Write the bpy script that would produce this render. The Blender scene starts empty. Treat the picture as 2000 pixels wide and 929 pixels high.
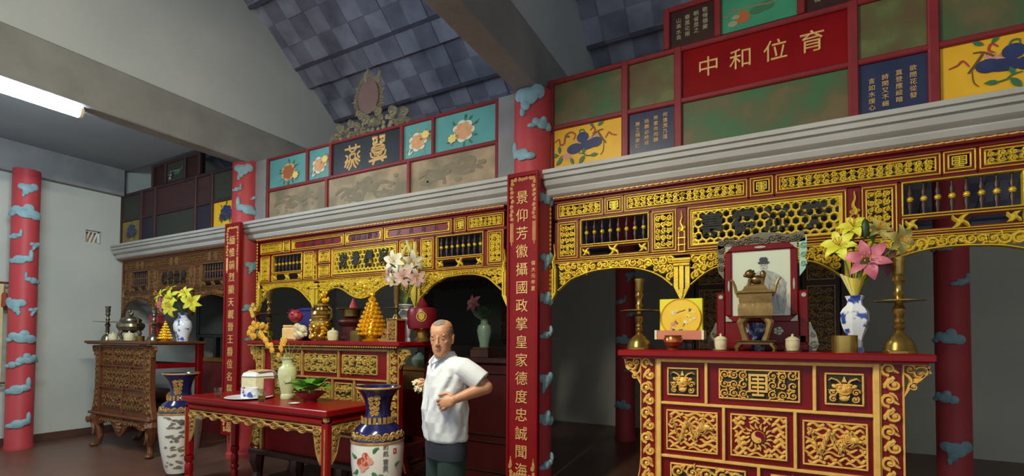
import bpy, math, random
from mathutils import Matrix, Vector, Euler
from math import pi, sin, cos, sqrt, atan2, hypot
S = bpy.context.scene
COL = S.collection
# ------------------------------------------------------------------ camera, world, lights, exposure
H = 1.57
F_PX, YAW, PIT, ROLL, CY = 937.606, 0.486139, 0.0259291, 0.0054962, 636.206
_fw = Vector((-sin(YAW)*cos(PIT), cos(YAW)*cos(PIT), sin(PIT)))
_r0 = Vector((cos(YAW), sin(YAW), 0)); _u0 = _r0.cross(_fw)
_r = _r0*cos(ROLL) + _u0*sin(ROLL); _u = -_r0*sin(ROLL) + _u0*cos(ROLL)
cam_d = bpy.data.cameras.new('camera'); cam = bpy.data.objects.new('camera', cam_d); COL.objects.link(cam)
cam.matrix_world = Matrix(((_r.x, _u.x, -_fw.x, 0), (_r.y, _u.y, -_fw.y, 0), (_r.z, _u.z, -_fw.z, H), (0, 0, 0, 1)))
cam_d.sensor_width = 36; cam_d.sensor_fit = 'HORIZONTAL'; cam_d.lens = F_PX/2000*36
cam_d.shift_y = (CY-464.5)/2000; cam_d.clip_start = .05; cam_d.clip_end = 100
S.camera = cam
W = bpy.data.worlds.new('World'); S.world = W; W.use_nodes = True
bg = W.node_tree.nodes['Background']
bg.inputs['Color'].default_value = (.82, .92, 1.0, 1); bg.inputs['Strength'].default_value = .27
S.view_settings.view_transform = 'Standard'; S.view_settings.look = 'None'
S.view_settings.gamma = 1; S.view_settings.use_curve_mapping = False
S.view_settings.exposure = 1.48
TUBE_E = 72.0          # fluorescent tube emission strength
WARM_E = 135.0         # warmer lamp in front of the right altar

# ------------------------------------------------------------------ materials
def lin(c):
    def f(v):
        v /= 255
        return v/12.92 if v <= .04045 else ((v+.055)/1.055)**2.4
    return (f(c[0]), f(c[1]), f(c[2]), 1)
MATS = {}
def mat(name, col, rough=.5, metal=0., col2=None, scale=8., bump=0., bscale=30., coat=0., detail=4, spread=.25, stretch=None, emit=None, col3=None, trans=0., ior=1.45, spec=.5, mid=.5):
    m = bpy.data.materials.new(name); m.use_nodes = True; nt = m.node_tree
    b = nt.nodes['Principled BSDF']
    b.inputs['Roughness'].default_value = rough; b.inputs['Metallic'].default_value = metal
    b.inputs['Specular IOR Level'].default_value = spec
    b.inputs['Coat Weight'].default_value = coat; b.inputs['Coat Roughness'].default_value = .15
    b.inputs['Base Color'].default_value = lin(col)
    if trans: b.inputs['Transmission Weight'].default_value = trans; b.inputs['IOR'].default_value = ior
    if emit: b.inputs['Emission Color'].default_value = lin(col); b.inputs['Emission Strength'].default_value = emit
    tc = nt.nodes.new('ShaderNodeTexCoord'); mp = nt.nodes.new('ShaderNodeMapping')
    nt.links.new(tc.outputs['Object'], mp.inputs['Vector'])
    if stretch: mp.inputs['Scale'].default_value = stretch
    if col2:
        n = nt.nodes.new('ShaderNodeTexNoise'); n.inputs['Scale'].default_value = scale; n.inputs['Detail'].default_value = detail
        nt.links.new(mp.outputs['Vector'], n.inputs['Vector'])
        r = nt.nodes.new('ShaderNodeValToRGB'); e = r.color_ramp.elements
        e[0].position = mid-spread; e[0].color = lin(col); e[1].position = mid+spread; e[1].color = lin(col2)
        if col3: q = e.new(mid); q.color = lin(col3)
        nt.links.new(n.outputs['Fac'], r.inputs['Fac']); nt.links.new(r.outputs['Color'], b.inputs['Base Color'])
    if bump:
        n2 = nt.nodes.new('ShaderNodeTexNoise'); n2.inputs['Scale'].default_value = bscale; n2.inputs['Detail'].default_value = 3
        nt.links.new(mp.outputs['Vector'], n2.inputs['Vector'])
        bp = nt.nodes.new('ShaderNodeBump'); bp.inputs['Strength'].default_value = bump; bp.inputs['Distance'].default_value = .01
        nt.links.new(n2.outputs['Fac'], bp.inputs['Height']); nt.links.new(bp.outputs['Normal'], b.inputs['Normal'])
    MATS[name] = m
    return m
M = MATS
mat('wall_paint', (196, 200, 190), .8, col2=(180, 186, 180), scale=1.2, bump=.15, bscale=90)
mat('inner_paint', (206, 204, 190), .85, col2=(184, 184, 172), scale=1.0)
mat('concrete', (150, 152, 152), .85, col2=(122, 122, 122), scale=2.5, bump=.2, bscale=40)
mat('cornice_paint', (186, 184, 178), .6, col2=(168, 165, 158), scale=3)
mat('gable_paint', (196, 202, 204), .85, col2=(180, 188, 192), scale=1.0)
mat('slab_paint', (150, 155, 158), .85, col2=(132, 138, 142), scale=1.0)
mat('tile_clay', (172, 178, 200), .85, col2=(104, 108, 130), scale=2.4, bump=.3, bscale=20)
mat('tile_dark', (148, 152, 172), .85, col2=(86, 90, 112), scale=2.4, bump=.3, bscale=20)  # every other roof tile, a darker tone of the clay
mat('brow', (92, 80, 70), .8)
mat('rafter_wood', (96, 98, 114), .85, col2=(70, 76, 92), scale=6)
mat('skirting', (92, 62, 48), .5, col2=(74, 50, 40), scale=5)
mat('red_lacquer', (138, 10, 16), .3, col2=(116, 6, 10), scale=3, spec=.3)
mat('red_wood', (124, 20, 14), .42, spec=.3, col2=(100, 12, 10), scale=5, bump=.1)
mat('red_deep', (124, 6, 12), .35, col2=(104, 4, 8), scale=4, spec=.3)
mat('red_frame', (136, 34, 40), .5, col2=(116, 24, 30), scale=6)
mat('pillar_red', (190, 72, 76), .5, spec=.3, col2=(176, 58, 64), scale=2.2, bump=.08, bscale=60)
mat('cloud_blue', (152, 186, 192), .6, col2=(120, 156, 168), scale=14, bump=.3, bscale=40)
mat('gold', (238, 208, 62), .36, .3, col2=(212, 174, 40), scale=14, bump=.25, bscale=120)
mat('gold_bright', (246, 192, 40), .22, .6, col2=(222, 160, 24), scale=14)
mat('gold_flat', (240, 196, 104), .42, .1, col2=(222, 170, 76), scale=20, bump=.1, bscale=80)
mat('gold_dull', (190, 154, 84), .5, .15, col2=(140, 104, 54), scale=18, bump=.2, bscale=80)
mat('gold_ink', (226, 186, 120), .5, .1, col2=(206, 160, 92), scale=20)
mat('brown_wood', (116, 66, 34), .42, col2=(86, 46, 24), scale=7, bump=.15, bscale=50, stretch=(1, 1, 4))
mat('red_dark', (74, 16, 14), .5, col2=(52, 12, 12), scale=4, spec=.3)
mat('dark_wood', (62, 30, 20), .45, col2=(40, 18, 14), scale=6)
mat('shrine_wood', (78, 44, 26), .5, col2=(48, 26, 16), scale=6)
mat('black_green', (26, 36, 34), .6, col2=(18, 26, 26), scale=10)
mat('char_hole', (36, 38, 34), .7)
mat('paint_black', (30, 36, 46), .4, col2=(40, 46, 56), scale=4)
mat('paint_navy', (30, 36, 72), .35, col2=(44, 54, 84), scale=5)
mat('paint_teal', (98, 168, 166), .5, col2=(84, 148, 150), scale=4)
mat('paint_jade', (62, 148, 112), .5, col2=(50, 128, 98), scale=4)
mat('paint_green', (60, 100, 62), .5, col2=(108, 94, 60), scale=3.6, col3=(84, 90, 56), detail=7, spread=.13)
mat('paint_olive', (104, 112, 66), .5, col2=(96, 74, 46), scale=4, col3=(90, 90, 52), detail=7, spread=.14)
mat('paint_mud', (176, 152, 120), .6, col2=(122, 112, 88), scale=3.6, col3=(150, 132, 104), detail=7, spread=.14)
mat('paint_mud_dark', (118, 110, 86), .6, col2=(140, 124, 98), scale=9, detail=6, spread=.2)
mat('paint_yellow', (240, 188, 34), .45, col2=(228, 168, 26), scale=5)
mat('ink_navy', (34, 44, 84), .5, col2=(48, 60, 108), scale=12)
mat('ink_red', (172, 66, 50), .5); mat('ink_pink', (214, 150, 128), .5); mat('ink_green', (58, 112, 76), .5)
mat('ink_brown', (110, 78, 44), .5); mat('ink_peach', (212, 150, 102), .5, col2=(226, 176, 130), scale=20)
mat('ink_white', (226, 222, 204), .5); mat('ink_cream', (238, 214, 120), .5); mat('ink_orange', (172, 96, 52), .5)
mat('wash_dark', (74, 80, 56), .6, col2=(96, 96, 64), scale=12, detail=6, spread=.2); mat('wash_green', (92, 134, 84), .6, col2=(98, 108, 66), scale=10, detail=6, spread=.2)
mat('ink_grey', (148, 150, 120), .6)
mat('stucco', (150, 140, 112), .7, col2=(110, 108, 96), scale=20, bump=.3)
mat('stucco_disc', (122, 96, 92), .7, col2=(108, 84, 82), scale=6)
mat('white_metal', (214, 216, 212), .4)
mat('brass', (188, 158, 84), .24, .85, col2=(150, 120, 58), scale=8)
mat('brass_dark', (140, 112, 62), .32, .8, col2=(92, 72, 40), scale=9)
mat('bronze', (156, 130, 74), .4, .4, col2=(112, 82, 44), scale=10, bump=.2, bscale=60)
mat('copper', (200, 122, 70), .22, .85, col2=(176, 98, 54), scale=10)
mat('pewter', (150, 142, 120), .28, .85, col2=(104, 96, 78), scale=10)
mat('porcelain', (228, 232, 232), .18, coat=.4)
mat('porcelain_blue', (236, 240, 244), .16, col2=(52, 78, 164), scale=15, detail=4, spread=.03, mid=.57, coat=.4)
mat('cobalt', (20, 22, 70), .15, col2=(30, 34, 86), scale=6, coat=.5)
mat('cup_cream', (222, 214, 176), .25, coat=.3, col2=(206, 194, 148), scale=30)
mat('celadon', (206, 212, 168), .25, coat=.35, col2=(184, 192, 142), scale=16)
mat('celadon_green', (132, 158, 132), .3, col2=(112, 138, 114), scale=12)
mat('vase_white', (222, 222, 214), .22, coat=.4)
mat('ink_dark', (92, 92, 86), .4, col2=(128, 124, 114), scale=40)
mat('lily_yellow', (226, 224, 76), .5, col2=(206, 204, 52), scale=20)
mat('lily_pale', (206, 196, 112), .5, col2=(184, 170, 88), scale=20)
mat('lily_pink', (216, 132, 148), .5, col2=(180, 68, 96), scale=18)
mat('lily_mauve', (150, 92, 98), .55, col2=(128, 74, 80), scale=18)
mat('lily_white', (238, 236, 218), .5, col2=(222, 222, 192), scale=18)
mat('lily_blush', (214, 182, 172), .5, col2=(196, 158, 150), scale=18)
mat('mum_yellow', (232, 184, 58), .6, col2=(206, 150, 40), scale=20)
mat('leaf', (104, 162, 54), .4, col2=(70, 124, 40), scale=12)
mat('leaf_dark', (48, 76, 36), .5, col2=(36, 56, 30), scale=12)
mat('stem', (96, 124, 60), .5); mat('stamen', (214, 150, 40), .6)
mat('wrap_yellow', (236, 210, 30), .4, col2=(206, 178, 20), scale=30, stretch=(3, 3, .3))
mat('box_yellow', (226, 218, 26), .45); mat('tin_orange', (236, 186, 32), .4, col2=(240, 204, 60), scale=10)
mat('salmon', (208, 132, 102), .6, col2=(196, 116, 88), scale=8); mat('cream_card', (224, 216, 178), .6)
mat('blue_plastic', (34, 34, 108), .35); mat('fruit_red', (170, 48, 62), .4, col2=(140, 40, 50), scale=20)
mat('orange_pack', (222, 172, 100), .4, col2=(236, 208, 150), scale=16)
mat('photo_pale', (208, 214, 186), .12, coat=.6); mat('photo_white', (184, 182, 168), .2, coat=.4); mat('photo_grey', (124, 126, 118), .2, coat=.4, col2=(160, 160, 148), scale=40)
mat('photo_dark', (54, 56, 54), .2, coat=.4); mat('pearl', (176, 172, 140), .3, .2, col2=(160, 176, 160), scale=20)
mat('ear_sheen', (168, 204, 180), .3, .2)  # greenish reflection put into the colour of the right ear ornament
mat('ornament_grey', (120, 112, 92), .5, col2=(90, 80, 64), scale=14, bump=.3)
mat('skin', (186, 138, 104), .5, col2=(160, 110, 80), scale=14, bump=.08, bscale=160)
mat('lip', (150, 88, 76), .5); mat('eye_dark', (38, 26, 22), .3); mat('hair_grey', (128, 120, 112), .8, col2=(92, 84, 76), scale=60, detail=6)
mat('shirt', (206, 212, 216), .85, col2=(192, 199, 205), scale=3, bump=.5, bscale=14)
mat('trousers_navy', (26, 32, 46), .8, col2=(20, 26, 36), scale=8); mat('trousers_green', (24, 52, 46), .8, col2=(18, 40, 36), scale=8)
mat('button', (200, 200, 196), .3)
mat('paper', (206, 200, 190), .7); mat('paper_orange', (228, 180, 104), .6); mat('paper_peach', (220, 180, 150), .6)
mat('glass', (236, 240, 232), .05, trans=1.0, ior=1.45); mat('tea', (190, 160, 60), .1, trans=.7, ior=1.33)
mat('red_cup', (150, 52, 56), .35, col2=(130, 40, 46), scale=20)
mat('tv_black', (26, 28, 28), .3); mat('tv_screen', (44, 48, 46), .12, coat=.5)
mat('cab_orange', (150, 100, 34), .5); mat('banner_cream', (206, 196, 150), .8, col2=(186, 172, 120), scale=10)
mat('tassel', (150, 60, 40), .8); mat('terracotta', (196, 128, 84), .8, col2=(224, 196, 160), scale=12, spread=.1)
mat('tube_light', (222, 240, 252), .4, emit=TUBE_E)
mat('tube_warm', (255, 245, 216), .4, emit=WARM_E)
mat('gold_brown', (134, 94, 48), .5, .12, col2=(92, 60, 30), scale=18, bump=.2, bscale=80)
mat('frame_dark', (64, 34, 36), .6, col2=(48, 28, 32), scale=5); mat('dull_green', (44, 56, 48), .7, col2=(54, 50, 40), scale=5); mat('dull_red', (70, 36, 38), .7, col2=(54, 32, 34), scale=4); mat('dull_navy', (40, 38, 52), .7, col2=(34, 32, 46), scale=5); mat('dull_ochre', (150, 128, 62), .6, col2=(128, 108, 54), scale=5)  # darker, duller colours for the left frieze and its frame
mat('porcelain_navy', (44, 60, 110), .2, col2=(190, 200, 210), scale=24, detail=3, spread=.06, mid=.6, coat=.4); mat('ornament_pale', (158, 160, 150), .5, col2=(130, 134, 126), scale=20); mat('gold_mid', (206, 178, 92), .42, .25, col2=(166, 134, 58), scale=16, bump=.2, bscale=90); mat('red_maroon', (112, 14, 30), .35, col2=(92, 10, 24), scale=4, spec=.4); mat('wrap_cream', (236, 226, 150), .4); mat('photo_mid', (146, 148, 136), .2, col2=(178, 180, 166), scale=30, coat=.4)
mat('green_stone', (96, 112, 66), .5)
def floor_mat():
    m = bpy.data.materials.new('floor_tile'); m.use_nodes = True; nt = m.node_tree; b = nt.nodes['Principled BSDF']
    tc = nt.nodes.new('ShaderNodeTexCoord'); br = nt.nodes.new('ShaderNodeTexBrick')
    br.offset = 0; br.inputs['Scale'].default_value = 1; br.inputs['Brick Width'].default_value = .4; br.inputs['Row Height'].default_value = .4
    br.inputs['Mortar Size'].default_value = .003; br.inputs['Color1'].default_value = lin((122, 86, 70)); br.inputs['Color2'].default_value = lin((112, 78, 64)); br.inputs['Mortar'].default_value = lin((84, 62, 54))
    nt.links.new(tc.outputs['Object'], br.inputs['Vector'])
    n = nt.nodes.new('ShaderNodeTexNoise'); n.inputs['Scale'].default_value = 2.2
    mx = nt.nodes.new('ShaderNodeMix'); mx.data_type = 'RGBA'; mx.blend_type = 'MULTIPLY'; mx.inputs['Factor'].default_value = .35
    nt.links.new(tc.outputs['Object'], n.inputs['Vector'])
    nt.links.new(br.outputs['Color'], mx.inputs['A']); nt.links.new(n.outputs['Color'], mx.inputs['B'])
    nt.links.new(mx.outputs['Result'], b.inputs['Base Color']); b.inputs['Roughness'].default_value = .35
    M['floor_tile'] = m
floor_mat()

# ------------------------------------------------------------------ mesh builder and object helpers
class MB:
    def __init__(s): s.v = []; s.f = []; s.m = []; s.mi = 0; s.T = None
    def add(s, vs, fs):
        o = len(s.v)
        if s.T is not None: vs = [tuple(s.T @ Vector(p)) for p in vs]
        s.v += [tuple(p) for p in vs]
        s.f += [tuple(i+o for i in f) for f in fs]; s.m += [s.mi]*len(fs)
        return s
    def box(s, x0, x1, y0, y1, z0, z1, ch=0.):
        if x0 > x1: x0, x1 = x1, x0
        if y0 > y1: y0, y1 = y1, y0
        if z0 > z1: z0, z1 = z1, z0
        ch = min(ch, (x1-x0)*.45, (y1-y0)*.45, (z1-z0)*.45)
        if ch <= 0:
            v = [(x, y, z) for x in (x0, x1) for y in (y0, y1) for z in (z0, z1)]
            return s.add(v, [(0, 1, 3, 2), (4, 6, 7, 5), (0, 4, 5, 1), (2, 3, 7, 6), (0, 2, 6, 4), (1, 5, 7, 3)])
        v = []; c = ch
        X = (x0, x1); Y = (y0, y1); Z = (z0, z1); sg = (1, -1)
        idx = {}
        for i in (0, 1):
            for j in (0, 1):
                for k in (0, 1):
                    idx[i, j, k, 0] = len(v); v.append((X[i], Y[j]+c*sg[j], Z[k]+c*sg[k]))
                    idx[i, j, k, 1] = len(v); v.append((X[i]+c*sg[i], Y[j], Z[k]+c*sg[k]))
                    idx[i, j, k, 2] = len(v); v.append((X[i]+c*sg[i], Y[j]+c*sg[j], Z[k]))
        F = []
        for i in (0, 1):
            q = [idx[i, 0, 0, 0], idx[i, 1, 0, 0], idx[i, 1, 1, 0], idx[i, 0, 1, 0]]; F.append(q if i else q[::-1])
            q = [idx[0, i, 0, 1], idx[0, i, 1, 1], idx[1, i, 1, 1], idx[1, i, 0, 1]]; F.append(q if i else q[::-1])
            q = [idx[0, 0, i, 2], idx[1, 0, i, 2], idx[1, 1, i, 2], idx[0, 1, i, 2]]; F.append(q if i else q[::-1])
        for a in (0, 1):
            for b in (0, 1):
                F.append([idx[0, a, b, 1], idx[1, a, b, 1], idx[1, a, b, 2], idx[0, a, b, 2]] if a == b else [idx[0, a, b, 2], idx[1, a, b, 2], idx[1, a, b, 1], idx[0, a, b, 1]])
                F.append([idx[a, 0, b, 0], idx[a, 0, b, 2], idx[a, 1, b, 2], idx[a, 1, b, 0]] if a != b else [idx[a, 1, b, 0], idx[a, 1, b, 2], idx[a, 0, b, 2], idx[a, 0, b, 0]])
                F.append([idx[a, b, 0, 0], idx[a, b, 1, 0], idx[a, b, 1, 1], idx[a, b, 0, 1]] if a == b else [idx[a, b, 0, 1], idx[a, b, 1, 1], idx[a, b, 1, 0], idx[a, b, 0, 0]])
                for k in (0, 1):
                    q = [idx[a, b, k, 0], idx[a, b, k, 1], idx[a, b, k, 2]]; F.append(q if (a+b+k) % 2 else q[::-1])
        return s.add(v, F)
    def prism(s, poly, y0, y1):                       # polygon in (x,z), extruded along y
        n = len(poly); A = sum(poly[i][0]*poly[(i+1) % n][1]-poly[(i+1) % n][0]*poly[i][1] for i in range(n))
        if A < 0: poly = poly[::-1]
        v = [(x, y0, z) for x, z in poly]+[(x, y1, z) for x, z in poly]
        f = [tuple(range(n)), tuple(range(2*n-1, n-1, -1))]+[(i, i+n, (i+1) % n+n, (i+1) % n) for i in range(n)]
        return s.add(v, f)
    def disc(s, x, z, rx, rz, y, d=.003, n=12, a=0):
        return s.prism([(x+rx*cos(t)*cos(a)-rz*sin(t)*sin(a), z+rx*cos(t)*sin(a)+rz*sin(t)*cos(a)) for t in [2*pi*i/n for i in range(n)]], y-d, y)
    def ribbon(s, P, w, y, d, closed=False):          # ridge-profiled strip lying in the xz plane
        n = len(P); W_ = w if isinstance(w, (list, tuple)) else [w]*n
        vs = []
        for i in range(n):
            a = P[(i-1) % n] if (closed or i) else P[0]; b = P[(i+1) % n] if (closed or i < n-1) else P[-1]
            dx, dz = b[0]-a[0], b[1]-a[1]; L = hypot(dx, dz) or 1; nx, nz = -dz/L, dx/L; h = W_[i]/2
            vs += [(P[i][0]+nx*h, y, P[i][1]+nz*h), (P[i][0]+nx*h*.35, y-d, P[i][1]+nz*h*.35), (P[i][0]-nx*h*.35, y-d, P[i][1]-nz*h*.35), (P[i][0]-nx*h, y, P[i][1]-nz*h)]
        fs = []
        for i in range(n if closed else n-1):
            a = 4*i; b = 4*((i+1) % n)
            for k in range(4): fs.append((a+k, b+k, b+(k+1) % 4, a+(k+1) % 4))
        if not closed: fs += [(0, 1, 2, 3), (4*n-1, 4*n-2, 4*n-3, 4*n-4)]
        return s.add(vs, fs)
    def tube(s, P, r, n=8, closed=False):
        P = [Vector(p) for p in P]; N = len(P); R = r if isinstance(r, (list, tuple)) else [r]*N
        vs = []; up = None
        for i in range(N):
            a = P[(i-1) % N] if (closed or i) else P[0]; b = P[(i+1) % N] if (closed or i < N-1) else P[-1]
            t = (b-a).normalized() if (b-a).length > 1e-9 else Vector((0, 0, 1))
            if up is None: up = Vector((0, 0, 1)) if abs(t.z) < .9 else Vector((1, 0, 0))
            u = (up-t*up.dot(t)); u = u.normalized() if u.length > 1e-6 else t.orthogonal().normalized(); w = t.cross(u); up = u
            for k in range(n):
                g = 2*pi*k/n; vs.append(P[i]+(u*cos(g)+w*sin(g))*R[i])
        fs = []
        for i in range(N if closed else N-1):
            a = n*i; b = n*((i+1) % N)
            for k in range(n): fs.append((a+k, a+(k+1) % n, b+(k+1) % n, b+k))
        if not closed: fs += [tuple(range(n-1, -1, -1)), tuple(range(n*(N-1), n*N))]
        return s.add(vs, fs)
    def lathe(s, prof, n=24, cx=0, cy=0, cz=0, a0=0., cap=True):
        vs = [(cx+r*cos(a0+2*pi*k/n), cy+r*sin(a0+2*pi*k/n), cz+z) for r, z in prof for k in range(n)]
        fs = []
        for i in range(len(prof)-1):
            for k in range(n): fs.append((n*i+k, n*i+(k+1) % n, n*(i+1)+(k+1) % n, n*(i+1)+k))
        if cap: fs += [tuple(range(n-1, -1, -1)), tuple(range(n*(len(prof)-1), n*len(prof)))]
        return s.add(vs, fs)
    def ell(s, c, r, nu=12, nv=8, rot=None):
        vs = []; r = r if isinstance(r, (tuple, list)) else (r, r, r)
        for j in range(1, nv):
            for i in range(nu):
                p = Vector((r[0]*sin(pi*j/nv)*cos(2*pi*i/nu), r[1]*sin(pi*j/nv)*sin(2*pi*i/nu), r[2]*cos(pi*j/nv)))
                vs.append(p)
        vs += [Vector((0, 0, r[2])), Vector((0, 0, -r[2]))]
        if rot is not None: vs = [rot @ p for p in vs]
        vs = [p+Vector(c) for p in vs]; fs = []
        for j in range(nv-2):
            for i in range(nu): fs.append((nu*j+i, nu*(j+1)+i, nu*(j+1)+(i+1) % nu, nu*j+(i+1) % nu))
        t = len(vs)-2
        for i in range(nu): fs.append((t, i, (i+1) % nu)); fs.append((t+1, nu*(nv-2)+(i+1) % nu, nu*(nv-2)+i))
        return s.add(vs, fs)
WM = {}
def finish(name, me, mats, parent, thing_=None):
    for m in (mats if isinstance(mats, (list, tuple)) else [mats]): me.materials.append(M[m])
    o = bpy.data.objects.new(name, me); COL.objects.link(o)
    if parent is not None:
        me.transform(WM[parent].inverted()); o.parent = parent; WM[o] = WM[parent]
    else: WM[o] = Matrix()
    return o
def build(name, mb, mats, parent=None, smooth=32):
    me = bpy.data.meshes.new(name); me.from_pydata(mb.v, [], mb.f); me.update()
    me.polygons.foreach_set('material_index', mb.m)
    if smooth:
        me.polygons.foreach_set('use_smooth', [True]*len(me.polygons)); me.set_sharp_from_angle(angle=math.radians(smooth))
    return finish(name, me, mats, parent)
def remeshed(name, mb, mats, parent, voxel, it=4):    # fuse the overlapping shapes into one continuous skin
    me = bpy.data.meshes.new(name+'_raw'); me.from_pydata(mb.v, [], mb.f)
    o = bpy.data.objects.new('raw', me); COL.objects.link(o)
    r = o.modifiers.new('r', 'REMESH'); r.mode = 'VOXEL'; r.voxel_size = voxel
    sm = o.modifiers.new('s', 'SMOOTH'); sm.factor = .5; sm.iterations = it
    dg = bpy.context.evaluated_depsgraph_get(); dg.update()
    nm = bpy.data.meshes.new_from_object(o.evaluated_get(dg)); bpy.data.objects.remove(o)
    nm.polygons.foreach_set('use_smooth', [True]*len(nm.polygons)); nm.name = name
    return finish(name, nm, mats, parent)
def text(name, s, size, x, y, z, mats, parent=None, depth=.004, bold=0., rz=0., rx=pi/2, spacing=1., align='CENTER', xs=1.):
    cu = bpy.data.curves.new('t', 'FONT'); cu.body = s; cu.size = size; cu.extrude = depth; cu.offset = bold; cu.align_x = align; cu.align_y = 'CENTER'; cu.space_line = spacing
    o = bpy.data.objects.new('t', cu); COL.objects.link(o)
    dg = bpy.context.evaluated_depsgraph_get(); dg.update()
    me = bpy.data.meshes.new_from_object(o.evaluated_get(dg)); bpy.data.objects.remove(o)
    me.transform(Matrix.Translation((x, y, z)) @ Matrix.Rotation(rz, 4, 'Z') @ Matrix.Rotation(rx, 4, 'X') @ Matrix.Diagonal((xs, 1, 1, 1)))
    me.materials.clear(); me.name = name
    return finish(name, me, mats, parent)
def tag(o, label, cat, group=None):
    o['label'] = label; o['category'] = cat
    if group: o['group'] = group
    return o
def thing(name, label, cat, loc=(0, 0, 0), group=None, rz=0.):
    o = bpy.data.objects.new(name, None); COL.objects.link(o); o.location = loc; o.rotation_euler = (0, 0, rz); o.empty_display_size = .1
    WM[o] = Matrix.Translation(loc) @ Matrix.Rotation(rz, 4, 'Z')
    return tag(o, label, cat, group)
def struct(name, mb, mats, smooth=32):
    o = build(name, mb, mats, None, smooth); o['kind'] = 'structure'; return o
def arc(cx, cz, R, a0, a1, n): return [(cx+R*cos(a0+(a1-a0)*i/n), cz+R*sin(a0+(a1-a0)*i/n)) for i in range(n+1)]

# ------------------------------------------------------------------ carving motifs
def spiral(mb, cx, cz, R, y, d, a0, hand, w, turns=1.35):
    n = 13; P = []; Wd = []
    for i in range(n):
        t = i/(n-1); r = R*(1-.78*t); a = a0+hand*2*pi*turns*t
        P.append((cx+r*cos(a), cz+r*sin(a))); Wd.append(w*(1.05-.45*t))
    mb.ribbon(P, Wd, y, d)
    mb.ell((cx, y-d*.4, cz), (w*.62, d*.8, w*.62), 6, 4)
def leaf(mb, x, z, L, a, y, d, w):
    P = [(x+L*t*cos(a)+.16*L*sin(pi*t)*-sin(a), z+L*t*sin(a)+.16*L*sin(pi*t)*cos(a)) for t in (0, .3, .6, 1)]
    mb.ribbon(P, [w*.5, w, w*.8, w*.12], y, d)
def flower(mb, x, z, R, y, d, n=6):
    for k in range(n):
        a = 2*pi*k/n; mb.ell((x+.6*R*cos(a), y-d*.3, z+.6*R*sin(a)), (R*.42, d*.7, R*.34), 7, 4, Matrix.Rotation(-a, 3, 'Y'))
    mb.ell((x, y-d*.7, z), (R*.34, d*.8, R*.34), 8, 5)
def scrolls(mb, x0, x1, z0, z1, y, cell, rng, d=.014, inside=None, center=True, fat=.34, leaves=3):
    nx = max(1, round((x1-x0)/cell)); nz = max(1, round((z1-z0)/cell)); cx, cz = (x1-x0)/nx, (z1-z0)/nz; R = min(cx, cz)*.5
    for i in range(nx):
        for j in range(nz):
            x = x0+cx*(i+.5); z = z0+cz*(j+.5)
            if inside and not inside(x, z, R): continue
            if center and nx > 2 and nx % 2 and i == nx//2 and nz <= 3 and j == nz//2: flower(mb, x, z, R*1.05, y, d); continue
            hand = 1 if (i+j) % 2 else -1
            spiral(mb, x, z, R*1.02, y, d, rng.uniform(-.6, .6)+(pi/2 if hand > 0 else -pi/2), hand, R*fat*2*.8, rng.uniform(1.1, 1.5))
            for k in range(leaves):
                a = pi/4+pi/2*rng.randrange(4)+rng.uniform(-.4, .4)
                leaf(mb, x+cos(a)*R*.75, z+sin(a)*R*.75, R*.85, a+rng.uniform(-.9, .9), y, d*.9, R*.5)
    if nx > 1 and not inside:                         # a vine that ties the scrolls together
        for j in range(nz):
            z = z0+cz*(j+.5); n = nx*6
            mb.ribbon([(x0+(x1-x0)*i/n, z+R*.55*sin(pi*nx*i/n)) for i in range(n+1)], R*.34, y+.001, d*.7)
def waves(mb, x0, x1, z0, z1, y, rows, rng, d=.01):   # cloud and water carving of many wavy strokes
    h = (z1-z0)/rows
    for j in range(rows):
        z = z0+h*(j+.5); x = x0+rng.uniform(0, .02)
        while x < x1-.015:
            L = min(rng.uniform(.05, .12), x1-x); n = 7; ph = rng.uniform(0, 6)
            mb.ribbon([(x+L*i/n, z+h*.38*sin(ph+i*1.1)) for i in range(n+1)], [h*.25]+[h*rng.uniform(.5, .8)]*(n-1)+[h*.2], y, d)
            if rng.random() < .5: mb.ell((x+L, y-d*.5, z), (h*.38, d*.6, h*.38), 6, 4)
            x += L+rng.uniform(.004, .018)
def dragon(mb, x0, x1, z0, z1, y, rng, d=.016, flip=False):
    n = 56; cx = (x0+x1)/2; s = -1 if flip else 1; w = x1-x0; h = z1-z0
    P = [(cx+s*w*(.30-.74*i/n), (z0+z1)/2+h*(.10-.1*i/n)+h*(.14+.14*i/n)*sin(4.6*pi*i/n+.4)) for i in range(n+1)]
    mb.ribbon(P, [h*(.05+.07*sin(pi*min(1, .25+.8*i/n))) for i in range(n+1)], y, d)
    for i in range(2, n, 2):
        a = rng.uniform(1, 2); leaf(mb, P[i][0], P[i][1], h*.11, a, y, d, h*.05); leaf(mb, P[i][0], P[i][1], h*.10, -a, y, d, h*.04)
    hx, hz = P[0]; mb.ell((hx+s*h*.03, y-d, hz), (h*.09, d, h*.075), 8, 6); mb.ell((hx+s*h*.12, y-d, hz-h*.03), (h*.06, d*.8, h*.04), 8, 6)
    for k in range(7): leaf(mb, hx, hz, h*.2, pi*.5+s*(.2+.42*k), y-.002, d, h*.05)
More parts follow.
